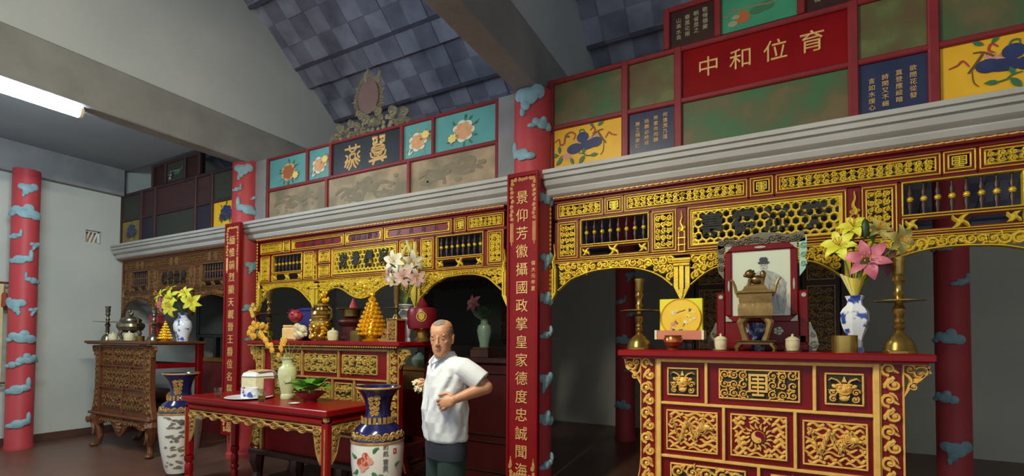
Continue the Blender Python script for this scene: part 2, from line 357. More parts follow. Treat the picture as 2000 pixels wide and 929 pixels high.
def mask(mb, x, z, R, y, d=.02):                      # guardian lion face
    mb.ell((x, y-d*.4, z), (R*.5, d, R*.42), 10, 6); mb.ell((x, y-d*1.1, z-.02*R), (R*.15, d*.6, R*.16), 8, 5)
    for s in (-1, 1):
        mb.ell((x+s*.26*R, y-d, z+.14*R), (R*.15, d*.6, R*.13), 8, 5); mb.ell((x+s*.28*R, y-d*.9, z+.32*R), (R*.22, d*.5, R*.09), 8, 5)
        mb.ell((x+s*.55*R, y-d*.6, z+.2*R), (R*.2, d*.6, R*.14), 8, 5, Matrix.Rotation(-s*.5, 3, 'Y'))
        mb.ribbon([(x+s*.2*R, z+.4*R), (x+s*.4*R, z+.62*R), (x+s*.72*R, z+.74*R), (x+s*.9*R, z+.6*R)], [R*.16, R*.14, R*.12, R*.04], y, d)
        spiral(mb, x+s*.66*R, z-.2*R, R*.24, y, d*.8, 0, s, R*.14); spiral(mb, x+s*.62*R, z-.66*R, R*.24, y, d*.8, 1, -s, R*.14)
        leaf(mb, x+s*.3*R, z-.4*R, R*.5, pi/2+s*2.2, y, d, R*.2); leaf(mb, x+s*.5*R, z-.05*R, R*.45, pi/2-s*1.6, y, d, R*.16)
    mb.ribbon([(x-.3*R, z-.2*R), (x-.12*R, z-.32*R), (x+.12*R, z-.32*R), (x+.3*R, z-.2*R)], R*.16, y-d*.5, d*.7)
    mb.prism([(x-.14*R, z+.5*R), (x+.14*R, z+.5*R), (x, z+.9*R)], y-d, y)
    mb.ell((x, y-d*.4, z-.6*R), (R*.3, d*.8, R*.22), 8, 5)
def ring(mb, x0, x1, z0, z1, t, y0, y1, ch=0.):
    mb.box(x0, x1, y0, y1, z1-t, z1, ch); mb.box(x0, x1, y0, y1, z0, z0+t, ch)
    mb.box(x0, x0+t, y0, y1, z0+t, z1-t, ch); mb.box(x1-t, x1, y0, y1, z0+t, z1-t, ch)
def shou(mb, x0, x1, z0, z1, y, d=.01):               # round-cornered longevity sign: bars and uprights
    w = x1-x0; h = z1-z0; t = h*.085
    for k in range(6):
        z = z0+h*(.12+.152*k); i = .12 if k % 2 else .26
        mb.box(x0+w*i, x1-w*i, y-d, y, z-t/2, z+t/2)
    mb.box(x0+w*.47, x0+w*.53, y-d-.0012, y, z0+h*.1, z1-h*.1)
    for s in (x0+w*.12, x1-w*.12-t): mb.box(s, s+t, y-d-.0008, y, z0+h*.27, z1-h*.12)
# ================================================================== THE SETTING
rng = random.Random(7)
m = MB().box(-9.75, 6, -2.2, 9.2, -.1, 0); struct('floor', m, 'floor_tile', 0)
# side wall with the small square vent opening
m = MB(); vy0, vy1, vz0, vz1 = 3.545, 3.745, 3.06, 3.265
m.box(-9.75, -9.55, -2.2, vy0, 0, 6.5).box(-9.75, -9.55, vy1, 9.2, 0, 6.5).box(-9.75, -9.55, vy0, vy1, 0, vz0).box(-9.75, -9.55, vy0, vy1, vz1, 6.5)
struct('wall_left', m, 'wall_paint')
struct('wall_right', MB().box(5.8, 6, -2.2, 9.2, 0, 8), 'inner_paint')
struct('wall_back', MB().box(-9.75, 6, 8.6, 8.8, 0, 6), 'inner_paint')
m = MB().box(-9.55, -9.53, -2.2, 9.2, 0, .12, .004); struct('baseboard_left', m, 'skirting')
# window in the vent opening: cross lattice, pottery wall outside
m = MB(); ring(m, -9.71, -9.60, 0, 0, 0, 0, 0) if False else None
m.box(-9.66, -9.62, vy0, vy0+.02, vz0, vz1).box(-9.66, -9.62, vy1-.02, vy1, vz0, vz1).box(-9.66, -9.62, vy0, vy1, vz1-.02, vz1).box(-9.66, -9.62, vy0, vy1, vz0, vz0+.02)
for k in range(3):
    m.tube([(-9.64, vy0+.03+.05*k, vz0+.02), (-9.64, vy0+.08+.05*k, vz1-.02)], .012, 6)
m.mi = 1; m.box(-9.74, -9.70, vy0, vy1, vz0, vz1)
w = struct('window_1', m, ['white_metal', 'terracotta'])
# beams, slab, gable walls, roof
Z_R = lambda y: 5.98-.645*(y-3.81)
def gable(name, x0, x1, zb):
    m = MB(); ys = [-.5, 1.0, 8.6]; vs = []
    poly = [(-2.2, zb), (8.6, zb), (8.6, max(zb+.02, Z_R(8.6)+.1)), (1.0, Z_R(1.0)+.1), (-2.2, Z_R(4.2)+.1)]
    n = len(poly); vs = [(x0, y, z) for y, z in poly]+[(x1, y, z) for y, z in poly]
    m.add(vs, [tuple(range(n)), tuple(range(2*n-1, n-1, -1))]+[(i, (i+1) % n, (i+1) % n+n, i+n) for i in range(n)])
    struct(name, m, 'gable_paint')
struct('trim_1', MB().box(-6.22, -6.0, -2.2, 8.6, 3.87, 4.37, .012), 'concrete')
gable('wall_gable_left', -6.17, -6.03, 4.36)
struct('trim_2', MB().box(-2.02, -1.8, -2.2, 8.6, 3.83, 4.31, .012), 'concrete')
gable('wall_gable_middle', -1.98, -1.84, 4.30)
struct('trim_3', MB().box(-9.56, -9.42, -2.2, 4.0, 3.9, 4.34, .01), 'concrete')
struct('ceiling', MB().box(-9.6, -6.1, -2.2, 4.02, 4.33, 4.45), 'slab_paint')
sl = math.atan(.645)
def roof(name, sgn):
    m = MB(); m.T = Matrix.Translation((0, 1.0, Z_R(1.0))) @ (Matrix.Rotation(pi, 4, 'Z') if sgn < 0 else Matrix()) @ Matrix.Rotation(-sl, 4, 'X')
    r = random.Random(3); L = 9.3 if sgn > 0 else 4.0; c = .86/3; nX = 56
    bl = .86                                          # broad overlapping bands of tiles, each hanging below the next
    for i in range(nX):
        x = -9.6+i*.285; j = 0
        while j*c < L:
            q = r.uniform(-.008, .008)+(.014 if i % 2 else 0); s0 = j*c; m.mi = 2 if (i+j) % 2 else 0; u = (s0 % bl)/bl; e0 = .085*(1-u); e1 = e0-.085*c/bl
            m.add([(x, s0, e0+q), (x+.285, s0, e0+q), (x+.285, s0+c, e1+q-.006), (x, s0+c, e1+q-.006), (x, s0, .12), (x+.285, s0, .12), (x+.285, s0+c, .12), (x, s0+c, .12)], [(0, 1, 2, 3), (7, 6, 5, 4), (0, 4, 5, 1), (2, 6, 7, 3), (0, 3, 7, 4), (1, 5, 6, 2)]); j += 1
    m.mi = 0; m.box(-9.8, 6.2, -.05, L, .12, .15)
    m.mi = 1; k = 0
    while k < L: m.box(-9.8, 6.2, k-.02, k+.02, -.012, .02); k += bl
    o = struct(name, m, ['tile_clay', 'rafter_wood', 'tile_dark'])
roof('ceiling_back_slope', 1); roof('ceiling_front_slope', -1)
# cornices over the three bays
CP = [(4.1, 3.055), (3.83, 3.055), (3.83, 3.022), (3.855, 3.018), (3.855, 3.008), (3.838, 3.004), (3.842, 2.978), (3.872, 2.974), (3.872, 2.962), (3.855, 2.958), (3.868, 2.925), (3.90, 2.905), (3.915, 2.90), (3.915, 2.888), (3.90, 2.884), (3.915, 2.85), (3.945, 2.835), (4.1, 2.835)]
def cornice(name, x0, x1):
    n = len(CP); m = MB(); vs = [(x0, y, z) for y, z in CP]+[(x1, y, z) for y, z in CP]
    m.add(vs, [tuple(range(n)), tuple(range(2*n-1, n-1, -1))]+[(i, i+n, (i+1) % n+n, (i+1) % n) for i in range(n)])
    struct(name, m, 'cornice_paint', 25)
cornice('trim_4', -9.46, -6.33); cornice('trim_5', -6.0, -2.06); cornice('trim_6', -1.73, 1.72)
# plain wall strips beside the middle frieze
struct('trim_7', MB().box(-6.02, -5.76, 4.0, 4.1, 3.05, 3.9), 'concrete'); struct('trim_8', MB().box(-2.275, -2.05, 4.0, 4.1, 3.05, 3.9), 'concrete')

# ================================================================== PILLARS
CL = [[(0, 0, .075, .035), (-.07, .012, .05, .028), (.075, -.01, .055, .03), (.02, .03, .045, .028), (-.12, -.015, .05, .016)],
      [(0, 0, .07, .036), (.06, .02, .05, .03), (-.055, .012, .05, .026), (-.02, -.035, .035, .026), (-.04, -.065, .02, .02)],
      [(0, 0, .06, .03), (-.06, -.012, .05, .018), (.06, .01, .05, .022), (.09, .045, .022, .035)]]
def pillar(label, x, y, R, z1, clouds, group=None):
    t = thing('pillar', label, 'pillar', (x, y, 0), group)
    m = MB().lathe([(R*1.08, 0), (R*1.08, .05), (R, .07), (R, z1)], 40, x, y); build('shaft', m, 'pillar_red', t)
    for a, z, v, s in clouds:
        m = MB()
        for u, w_, ru, rv in CL[v % 3]:
            sg = -1 if v > 2 else 1
            th = a+sg*u*s/R; m.ell((x+cos(th)*(R+.006), y+sin(th)*(R+.006), z+w_*s*1.5), (.026, ru*s, rv*s*1.75), 10, 6, Matrix.Rotation(th, 3, 'Z'))
        build('cloud', m, 'cloud_blue', t)
    return t
def face(x, y, off=0.): return atan2(-y, -x)+off
q = face(-9.21, 2.74)
pillar('red pillar with pale blue relief clouds standing against the white side wall', -9.21, 2.74, .145, 3.9,
       [(q+.1, 3.62, 1, 1.), (q, 3.28, 0, 1.35), (q-.75, 2.94, 2, .8), (q+.75, 2.84, 1, .6), (q-.3, 2.62, 2, 1.2), (q+.7, 2.34, 5, .9), (q-.6, 2.0, 4, 1.2), (q+.8, 1.92, 1, .6), (q-.0, 1.54, 0, 1.2), (q+.5, 1.24, 3, 1.), (q-.6, 1.17, 2, .9), (q-.25, .83, 2, 1.3), (q-.1, .36, 2, 1.2)])
q = face(-6.16, 4)
pillar('red pillar with pale blue clouds behind the left couplet board', -6.16, 4.0, .175, 3.9,
       [(q-.3, 3.76, 1, 1.1), (q+.1, 3.24, 5, 1.3), (q+.7, 3.4, 0, .5), (q+.45, 2.5, 1, .9), (q+.5, 1.94, 0, .9), (q+.55, 1.55, 2, .9), (q-.7, 3.5, 2, .6), (q+.3, 1.0, 2, 1.)])
q = face(-1.9, 4)
pillar('red pillar with pale blue clouds behind the central couplet board', -1.9, 4.0, .178, 3.84,
       [(q-.25, 3.74, 1, 1.35), (q+.45, 3.49, 0, .8), (q-.55, 3.22, 5, 1.1), (q+.75, 2.82, 0, .8), (q+.8, 2.28, 1, .8), (q+.75, 1.92, 0, .8), (q+.7, 1.6, 2, .7), (q+.75, 1.2, 1, .9), (q+.75, .85, 0, .9), (q+.8, .45, 2, .8)])
q = face(-1.95, 7.5)
pillar('dim inner red pillar seen left of the right altar', -1.95, 7.5, .15, 3.7, [(q-.5, 2.15, 2, .8), (q+.5, 2.55, 1, .8), (q-.2, 1.55, 0, 1.), (q+.6, 1.95, 2, .7), (q-.3, .55, 0, 1.), (q+.4, 1.1, 2, .8)])
q = face(1.82, 6.95)
pillar('dim inner red pillar seen right of the right altar', 1.82, 6.95, .15, 3.9, [(q-.2, 1.6, 0, 1.1), (q-.45, .95, 0, .9), (q+.1, .4, 1, 1.3), (q+.5, 2.2, 2, .8), (q-.5, 2.6, 0, .8)])

# ================================================================== COUPLET BOARDS
def couplet(label, xc, chars, sign=None):
    t = thing('couplet_board', label, 'sign board', (xc, 3.77, .33)); x0, x1, z0, z1 = xc-.14, xc+.14, .33, 3.02
    m = MB().box(x0, x1, 3.745, 3.785, z0, z1, .006); m.box(x0-.012, x0+.012, 3.73, 3.785, z0-.01, z1+.01, .006).box(x1-.012, x1+.012, 3.73, 3.785, z0-.01, z1+.01, .006); m.box(x0, x1, 3.735, 3.785, z1-.03, z1+.012, .006).box(x0, x1, 3.735, 3.785, z0-.01, z0+.03, .006)
    build('board', m, 'red_lacquer', t)
    r = random.Random(5); y = 3.745
    for zt, s in ((z1-.05, -1), (z0+.05, 1)):         # gilt cloud borders hang from the top and rise from the foot
        m = MB()
        for k in range(7):
            spiral(m, x0+.035+.035*k, zt-s*.0, .018, y, .006, k, 1 if k % 2 else -1, .009)
        for sx in (x0+.03, x1-.03):
            for k in range(9 if s < 0 else 2): spiral(m, sx+.004*(-1)**k, zt+s*(.03+.04*k), .019, y, .006, k*2, 1 if k % 2 else -1, .01)
            for dx in (-.012, 0, .012): m.ribbon([(sx+dx, zt+s*(.38 if s < 0 else .08)), (sx+dx*(1 if s < 0 else .3), zt+s*((.55 if s < 0 else .13)+.03*(dx == 0)))], .008, y, .005)
        build('border', m, 'gold_ink', t)
    n = len(chars); zt, zb = 2.83, .42
    text('inscription', '\n'.join(chars), .158, xc-.004, (zt+zb)/2-.02, 0, 'gold_ink', t) if False else None
    st = .1585
    for i, ch in enumerate(chars):
        text('character', ch, .124, xc-.004, y-.004, 2.80-st*i, 'gold_ink', t, .004, .0)
    if sign:
        for i, ch in enumerate(sign): text('signature', ch, .042, x1-.035, y-.003, 2.22-.055*i, 'gold_ink', t, .002, .0004)
couplet('central red couplet board with gold characters beside the standing man', -1.877, '景仰芳徽攝國政掌皇家德度忠誠聞海表', '保大元年夏')
couplet('left red couplet board with gold characters behind the offering table', -6.04, '緬惟前烈顯天親晉王爵位名揚德澤長')

# ================================================================== CARVED SCREENS UNDER THE CORNICES
YS = 4.0
def screen(label, c, s, row1, row2, arches, plaque, ch, hang, edge, GO='gold', RW='red_wood'):
    """row1/row2: (offset from, offset to, kind) for the left half, mirrored about c; offsets are scaled by s"""
    t = thing('carved_screen', label, 'screen', (c, YS, 1.9)); r = random.Random(int(abs(c)*100)); y = YS
    red = MB(); gl = MB(); W1 = max(abs(a) for a, b, k in row1)*s+.02
    red.box(c-W1, c+W1, y-.02, y+.04, 2.785, 2.86).box(c-W1, c+W1, y+.0, y+.05, 2.615, 2.64).box(c-W1, c+W1, y+.0, y+.05, 2.24, 2.28)
    gl.box(c-W1, c+W1, y-.012, y, 2.246, 2.254, .003).box(c-W1, c+W1, y-.012, y, 2.266, 2.272, .002)
    def xs(row):
        out = [(c+a*s, c+b*s, k, False) for a, b, k in row]
        return out+[(c-b*s, c-a*s, k, True) for a, b, k in row if not (a < 0 < b)]
    for row, zt in ((row1, 0), (row2, 1)):
        cells = sorted(xs(row)); px = c-W1
        for x0, x1, k, mir in cells:
            za, zb = (2.637, 2.785) if zt == 0 else (2.28, 2.616)
            if x0 > px+.001: red.box(px, x0, y+.0, y+.045, za-.01, zb+.01)
            px = x1; ins = .034
            if k == 'bal':
                zm = 2.383
                gl.mi = 0; ring(gl, x0+.004, x1-.004, zm+.006, zb, .009, y-.012, y+.03, .003); ring(gl, x0+.004, x1-.004, za, zm-.004, .008, y-.012, y+.03, .003)
                red.box(x0, x1, y, y+.045, zm-.006, zm+.008)
                for i in range(8):
                    bx = x0+(x1-x0)*(i+.75)/8.5; mb = MB(); h = zb-zm-.02; z = zm+.01
                    mb.lathe([(.012, 0), (.008, .12*h), (.016, .3*h), (.011, .4*h), (.011, .6*h), (.016, .7*h), (.007, .85*h), (.006, h)], 10, bx, y+.02, z)
                    mb.mi = 1; mb.lathe([(.010, .42*h), (.0175, .44*h), (.0125, .465*h), (.019, .49*h), (.019, .52*h), (.0125, .545*h), (.0165, .57*h), (.010, .585*h)], 10, bx, y+.02, z)
                    build('baluster', mb, ['dark_wood', GO], t)
                mb = MB()                             # rosettes with two openings between
                mb.mi = 1; mb.box(x0+.012, x1-.012, y+.015, y+.03, za+.008, za+.02).box(x0+.012, x1-.012, y+.015, y+.03, zm-.024, zm-.012)
                mb.mi = 0; zc = (za+zm)/2; hw = (zm-za)/2-.012
                for u, ww in ((.06, .5), (.5, 1.), (.94, .5)):
                    xc = x0+.02+(x1-x0-.04)*u
                    for a in range(4): leaf(mb, xc, zc, .055*min(1.1, ww+.3), pi/4+a*pi/2, y+.01, .018, .03)
                    mb.ell((xc, y+.0, zc), (.02, .014, .02), 8, 5)
                build('rosette_panel', mb, [GO, RW], t)
                continue
            if k == 'two': subs = [(za, (za+zb)/2-.004), ((za+zb)/2+.004, zb)]
            else: subs = [(za, zb)]
            for z0, z1 in subs:
                ring(red, x0, x1, z0, z1, ins, y-.004, y+.045); ring(gl, x0+.004, x1-.004, z0+.004, z1-.004, .008, y-.012, y, .003); ring(gl, x0+ins-.009, x1-ins+.009, z0+ins-.009, z1-ins+.009, .009, y-.014, y, .003)
                a0, a1, b0, b1 = x0+ins, x1-ins, z0+ins, z1-ins; mb = MB()
                if k in ('scroll', 'two', 'tall'):
                    scrolls(mb, a0, a1, b0, b1, y+.012, .052 if k == 'scroll' else .05, r, .02, fat=.5); build('carved_panel', mb, GO, t)
                elif k == 'shou':
                    shou(mb, a0, a1, b0, b1, y+.012, .016); build('longevity_panel', mb, GO, t)
                elif k.startswith('text'):
                    mb.box(a0, a1, y+.005, y+.02, b0, b1); mb.mi = 1
                    for sx in (a0, a1):
                        d = 1 if sx == a0 else -1
                        for sz in (b0+.012, b1-.012): spiral(mb, sx+d*.016, sz, .012, y+.005, .008, 0, d, .007)
                        mb.box(sx, sx+d*.012, y-.004, y+.006, b0, b1)
                    build('text_panel', mb, ['red_deep', GO], t)
                    word = k[4:]; n = len(word)
                    for i, q in enumerate(word): text('character', q, .062, a0+(a1-a0)*(i+1)/(n+1), y+.003, (b0+b1)/2, 'dark_wood', t, .003, .001)
                elif k == 'hex':
                    p = .0575; pz = p*.93; cols = int((a1-a0)/p)+2; chx = [a0+(a1-a0)*u for u in plaque]; ring(mb, a0, a1, b0, b1, .012, y+.0, y+.025)
                    for j in range(-1, 8):
                        for i in range(-1, cols):
                            hx = a0+p*(i+.5*(j % 2)+.35); hz = b0+pz*(j+.2)
                            if hx < a0+.008 or hx > a1-.008 or hz < b0+.004 or hz > b1-.004: continue
                            P = [(min(max(hx+p*.5*sin(pi/3*e)*1.06, a0), a1), min(max(hz+p*.56*cos(pi/3*e), b0), b1)) for e in range(6)]
                            mb.ribbon(P, .0205, y+.02, .022, True)
                    for sx, d in ((a0, 1), (a1, -1)):
                        for sz in (b0+.02, b0+.06, b1-.06, b1-.02): spiral(mb, sx+d*.018, sz, .017, y+.02, .022, 0, d, .011)
                    build('honeycomb_panel', mb, GO, t)
                    for q, cc in zip(chx, ch): text('character', cc, .19, q, y-.008, (b0+b1)/2-.004, 'char_hole', t, .006, .0065, xs=.68 if s < 1.05 and c < -3 else .85)
    # hanging posts: flame, lozenge links and a lotus bud of slats
    for hx in hang:
        x = c+hx*s; mb = MB(); red.box(x-.034, x+.034, y-.01, y+.045, 2.24, 2.616)
        mb.ribbon([(x+.011*sin(k*.75)*(1-k/16), 2.43+.0115*k) for k in range(15)], [.03*(1-k/15)+.003 for k in range(15)], y-.01, .02)
        for sx in (-1, 1): spiral(mb, x+sx*.014, 2.452, .015, y-.01, .018, 0, sx, .011)
        for k in range(3):
            for sx in (-1, 1): mb.ribbon([(x+sx*.022, 2.27+.055*k), (x+sx*.022, 2.315+.055*k), (x, 2.325+.055*k)], .014, y-.01, .014)
            mb.box(x-.03, x+.03, y-.026, y-.01, 2.262+.055*k, 2.27+.055*k)
        w_ = .064
        mb.box(x-w_-.008, x+w_+.008, y-.05, y+.03, 2.19, 2.215, .006); mb.box(x-w_, x+w_, y-.045, y+.03, 2.15, 2.175, .006)
        mb.ribbon([(x-w_, 2.183), (x+w_, 2.183)], .02, y-.03, .02)
        for sx in (-1, 0, 1):
            xx = x+sx*.043; bt = 1.955+.0*abs(sx); e = .0165
            mb.prism([(xx-e, 2.15), (xx+e, 2.15), (xx+e, bt+.03), (xx-sx*.018+.006, bt-.05 if sx == 0 else bt-.02), (xx-sx*.018-.006, bt-.05 if sx == 0 else bt-.02), (xx-e, bt+.03)], y-.04+.012*abs(sx), y+.025)
        mb.prism([(x-.05, 1.965), (x+.05, 1.965), (x+.006, 1.875), (x-.006, 1.875)], y-.025, y+.015)
        build('pendant', mb, GO, t)
    # carved valance above the arches
    def zarch(x):
        for P in arches:
            if P[0][0] <= x <= P[-1][0]:
                for (xa, za), (xb, zb) in zip(P, P[1:]):
                    if xa <= x <= xb: return za+(zb-za)*(x-xa)/(xb-xa)
        return None
    mb = MB(); top = 2.24
    for P in arches:
        sm = []; N = 40
        for i in range(N+1):
            x = P[0][0]+(P[-1][0]-P[0][0])*i/N; sm.append((x, zarch(x)))
        for _ in range(3): sm = [sm[0]]+[(sm[i][0], (sm[i-1][1]+2*sm[i][1]+sm[i+1][1])/4) for i in range(1, N)]+[sm[-1]]
        mb.ribbon(sm, .018, y, .03); mb.ribbon([(P[0][0], top-.004), (P[-1][0], top-.004)], .012, y, .02)
        x = P[0][0]+.012
        while x < P[-1][0]-.02:
            zb = max(zarch(x), zarch(min(x+.03, P[-1][0]-.001))); h = top-zb-.012; n = max(1, round(h/.062)); R = h/n/2
            for k in range(n):
                zc = zb+.008+R*(2*k+1); spiral(mb, x+R*.8, zc, R*1.05, y, .022, r.uniform(0, 6), r.choice((-1, 1)), R*.78, 1.2)
                for _ in range(2): leaf(mb, x+R*.8, zc, R*1.5, r.uniform(0, 6.3), y, .018, R*.6)
            x += max(.034, R*1.7)
        xm = (P[0][0]+P[-1][0])/2
        if len(P) > 8: flower(mb, xm, 2.14, .085, y-.01, .035, 7); flower(mb, xm, 2.14, .045, y-.035, .03, 6)
    build('valance', mb, GO, t)
    # side strips with hanging slats against the pillars
    for sx in (-1, 1):
        mb = MB(); x = c+sx*edge
        red.box(x-.014, x+.014, y-.02, y+.03, 1.87, 2.86)
        for k in range(24): mb.ell((x+sx*.0, y-.02, 1.9+.04*k), (.012, .008, .018), 6, 4)
        x2 = x-sx*.04
        for dx in (-.012, .012): mb.box(x2+dx-.009, x2+dx+.009, y-.03, y+.02, 1.98, 2.2, .003)
        mb.prism([(x2-.022, 1.98), (x2+.022, 1.98), (x+sx*.01, 1.86), (x-.002, 1.86)], y-.028, y+.018)
        mb.ribbon([(x2, 2.2), (x2-.012, 2.26), (x2+.01, 2.32), (x2, 2.42)], [.04, .028, .018, .003], y-.01, .02)
        build('side_strip', mb, GO, t)
    mb = MB(); n = int(2*W1/.05)
    red.box(c-W1, c+W1, y-.054, y, 2.806, 2.834); mb.box(c-W1, c+W1, y-.058, y-.052, 2.820, 2.828)
    for i in range(n): mb.ell((c-W1+.025+.05*i, y-.058, 2.824), (.015, .010, .007), 8, 5)
    build('bead_molding', mb, 'gold_flat' if GO == 'gold' else GO, t)
    build('frame', red, RW, t); build('gilt_molding', gl, GO, t)
c = -.02
screen('gilded red carved screen under the right cornice above the portrait altar', c, 1.0,
       [(-1.637, -1.207, 'scroll'), (-1.199, -1.033, 'shou'), (-1.028, -.09, 'scroll'), (-.08, .08, 'shou')],
       [(-1.633, -1.436, 'tall'), (-1.419, -.819, 'bal'), (-.803, -.603, 'tall'), (-.524, .524, 'hex')],
       [[(c-1.62, 2.0), (c-1.5, 2.10), (c-1.3, 2.16), (c-1.1, 2.175), (c-.95, 2.165), (c-.82, 2.13), (c-.72, 2.08), (c-.635, 2.0)],
        [(c-.50, 2.0), (c-.41, 2.08), (c-.31, 2.135), (c-.22, 2.13), (c-.12, 2.08), (c, 2.03), (c+.12, 2.08), (c+.22, 2.13), (c+.31, 2.135), (c+.41, 2.08), (c+.50, 2.0)],
        [(c+.635, 2.0), (c+.72, 2.08), (c+.82, 2.13), (c+.95, 2.165), (c+1.1, 2.175), (c+1.3, 2.16), (c+1.5, 2.10), (c+1.62, 2.0)]],
       (.15, .375, .59, .83), '壽德流芳', (-.565, .565), 1.70)
c = -4.02
screen('gilded carved screen above the middle altar with red lettered strips', c, 1.0,
       [(-1.82, -1.40, 'scroll'), (-1.385, -1.24, 'shou'), (-1.213, -.306, 'text天長地久'), (-.29, .29, 'text福祿壽康寧')],
       [(-1.816, -1.63, 'tall'), (-1.59, -1.015, 'bal'), (-.99, -.81, 'tall'), (-.728, -.526, 'two'), (-.508, .508, 'hex')],
       [[(c-1.76, 2.03), (c-1.65, 2.16), (c-1.5, 2.20), (c-1.36, 2.205), (c-1.15, 2.19), (c-1.0, 2.13), (c-.83, 1.99)],
        [(c-.70, 2.0), (c-.6, 2.09), (c-.5, 2.14), (c-.40, 2.16), (c-.28, 2.12), (c-.15, 2.04), (c, 2.005), (c+.15, 2.04), (c+.28, 2.12), (c+.40, 2.16), (c+.5, 2.14), (c+.6, 2.09), (c+.70, 2.0)],
        [(c+.83, 1.99), (c+1.0, 2.13), (c+1.15, 2.19), (c+1.36, 2.205), (c+1.5, 2.20), (c+1.65, 2.16), (c+1.8, 2.03)]],
       (.17, .38, .59, .82), '忠孝傳家', (-.77, .77), 1.87)
c = -7.88
screen('dim gilded carved screen above the left altar beside the white wall', c, .88,
       [(-1.637, -1.207, 'scroll'), (-1.199, -1.033, 'shou'), (-1.028, -.09, 'scroll'), (-.08, .08, 'shou')],
       [(-1.633, -1.436, 'tall'), (-1.419, -.819, 'bal'), (-.803, -.603, 'tall'), (-.524, .524, 'hex')],
       [[(c-1.43, 2.0), (c-1.3, 2.12), (c-1.0, 2.175), (c-.72, 2.13), (c-.56, 2.0)],
        [(c-.44, 2.0), (c-.36, 2.08), (c-.27, 2.135), (c-.19, 2.13), (c-.1, 2.08), (c, 2.03), (c+.1, 2.08), (c+.19, 2.13), (c+.27, 2.135), (c+.36, 2.08), (c+.44, 2.0)],
        [(c+.56, 2.0), (c+.72, 2.13), (c+1.0, 2.175), (c+1.3, 2.12), (c+1.43, 2.0)]],
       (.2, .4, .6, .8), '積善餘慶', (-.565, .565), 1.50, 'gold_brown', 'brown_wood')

# ================================================================== PAINTED FRIEZES ABOVE THE CORNICES
PM = ['ink_navy', 'ink_red', 'ink_pink', 'ink_green', 'ink_brown', 'ink_peach', 'ink_white', 'ink_cream', 'ink_orange', 'ink_grey', 'paint_mud_dark', 'wash_dark', 'wash_green', 'paint_black']
class Paint:
    def __init__(s, x0, x1, z0, z1, y, base): s.x0, s.z0, s.w, s.h, s.y = x0, z0, x1-x0, z1-z0, y; s.mb = MB().box(x0, x1, y, y+.02, z0, z1); s.mats = [base]+PM; s.n = 0
    def q(s, u, v): return (s.x0+u*s.w, s.z0+v*s.h)
    def lay(s): s.n += 1; return s.y-.0003*(1+s.n)
    def ink(s, k): s.mb.mi = 1+PM.index(k); return s
    def blob(s, u, v, ru, rv, a=0): s.mb.disc(*s.q(u, v), ru*s.h, rv*s.h, s.lay(), .0015, 14, a); return s
    def line(s, pts, w):
        if len(pts) < 2: return s
        P = [s.q(*p) for p in pts]; Q = []
        for i in range(len(P)-1):
            p0 = P[max(0, i-1)]; p1 = P[i]; p2 = P[i+1]; p3 = P[min(len(P)-1, i+2)]
            for k in range(4):
                t = k/4; Q.append(tuple(.5*((2*p1[j])+(-p0[j]+p2[j])*t+(2*p0[j]-5*p1[j]+4*p2[j]-p3[j])*t*t+(-p0[j]+3*p1[j]-3*p2[j]+p3[j])*t**3) for j in (0, 1)))
        Q.append(P[-1]); y = s.lay(); n = len(Q); s.mb.ribbon(Q, [w*s.h*(.6+.4*sin(pi*i/(n-1))) for i in range(n)], y, .0015); return s
    def leaf(s, u, v, L, a, w=.4):
        x, z = s.q(u, v); L *= s.h; P = [(x+L*t*cos(a)-L*w*o*sin(a), z+L*t*sin(a)+L*w*o*cos(a)) for t, o in ((0, 0), (.3, .38), (.6, .42), (1, 0), (.6, -.42), (.3, -.38))]; y = s.lay()
        s.mb.prism(P, y-.0015, y); return s
    def done(s, parent): return build('painted_panel', s.mb, s.mats, parent, 20)
def gourd(P, mir=False):
    f = (lambda u: 1-u) if mir else (lambda u: u); sg = -1 if mir else 1
    L = lambda pts, w: P.line([(f(u), v) for u, v in pts], w)
    P.ink('ink_pink'); [P.leaf(f(.2), .40, .22, -pi/2-.9+.35*k, .25) for k in range(6)]; [P.leaf(f(.62), .58, .2, .3+.4*k, .25) for k in range(5)]
    P.ink('ink_red'); L([(.01, .70), (.08, .76), (.1, .62), (.16, .64), (.18, .82), (.26, .88), (.33, .80), (.3, .68)], .045); L([(.55, .83), (.6, .9), (.62, .8), (.58, .74)], .04); L([(.77, .58), (.82, .70), (.86, .64), (.93, .60)], .035)
    P.ink('ink_brown'); L([(.44, .62), (.56, .66), (.66, .78), (.74, .80)], .035); L([(.66, .78), (.72, .60), (.78, .46)], .045); L([(.75, .5), (.74, .3), (.7, .2)], .02)
    P.ink('ink_pink'); L([(.34, .56), (.43, .54), (.52, .62), (.58, .68)], .05)
    P.ink('ink_navy').blob(f(.32), .46, .2, .125, .1*sg).blob(f(.52), .50, .26, .11, .12*sg).blob(f(.63), .53, .16, .12).blob(f(.44), .70, .15, .13)
    P.ink('ink_green'); L([(.395, .80), (.40, .88), (.45, .88), (.475, .80)], .03)
    for u, v, l, a in ((.60, .90, .16, 2.2), (.66, .90, .18, .6), (.09, .40, .2, 1.6), (.08, .36, .22, 3.0), (.14, .28, .24, -2.4), (.26, .26, .2, -1.2), (.44, .30, .16, 1.2), (.47, .26, .24, -2.2), (.55, .22, .2, .1), (.25, .78, .12, 3)): P.leaf(f(u), v, l, a if not mir else pi-a, .5)
    P.ink('ink_green'); L([(.38, .33), (.46, .30), (.5, .24), (.6, .22)], .025); L([(.08, .28), (.14, .34)], .02)
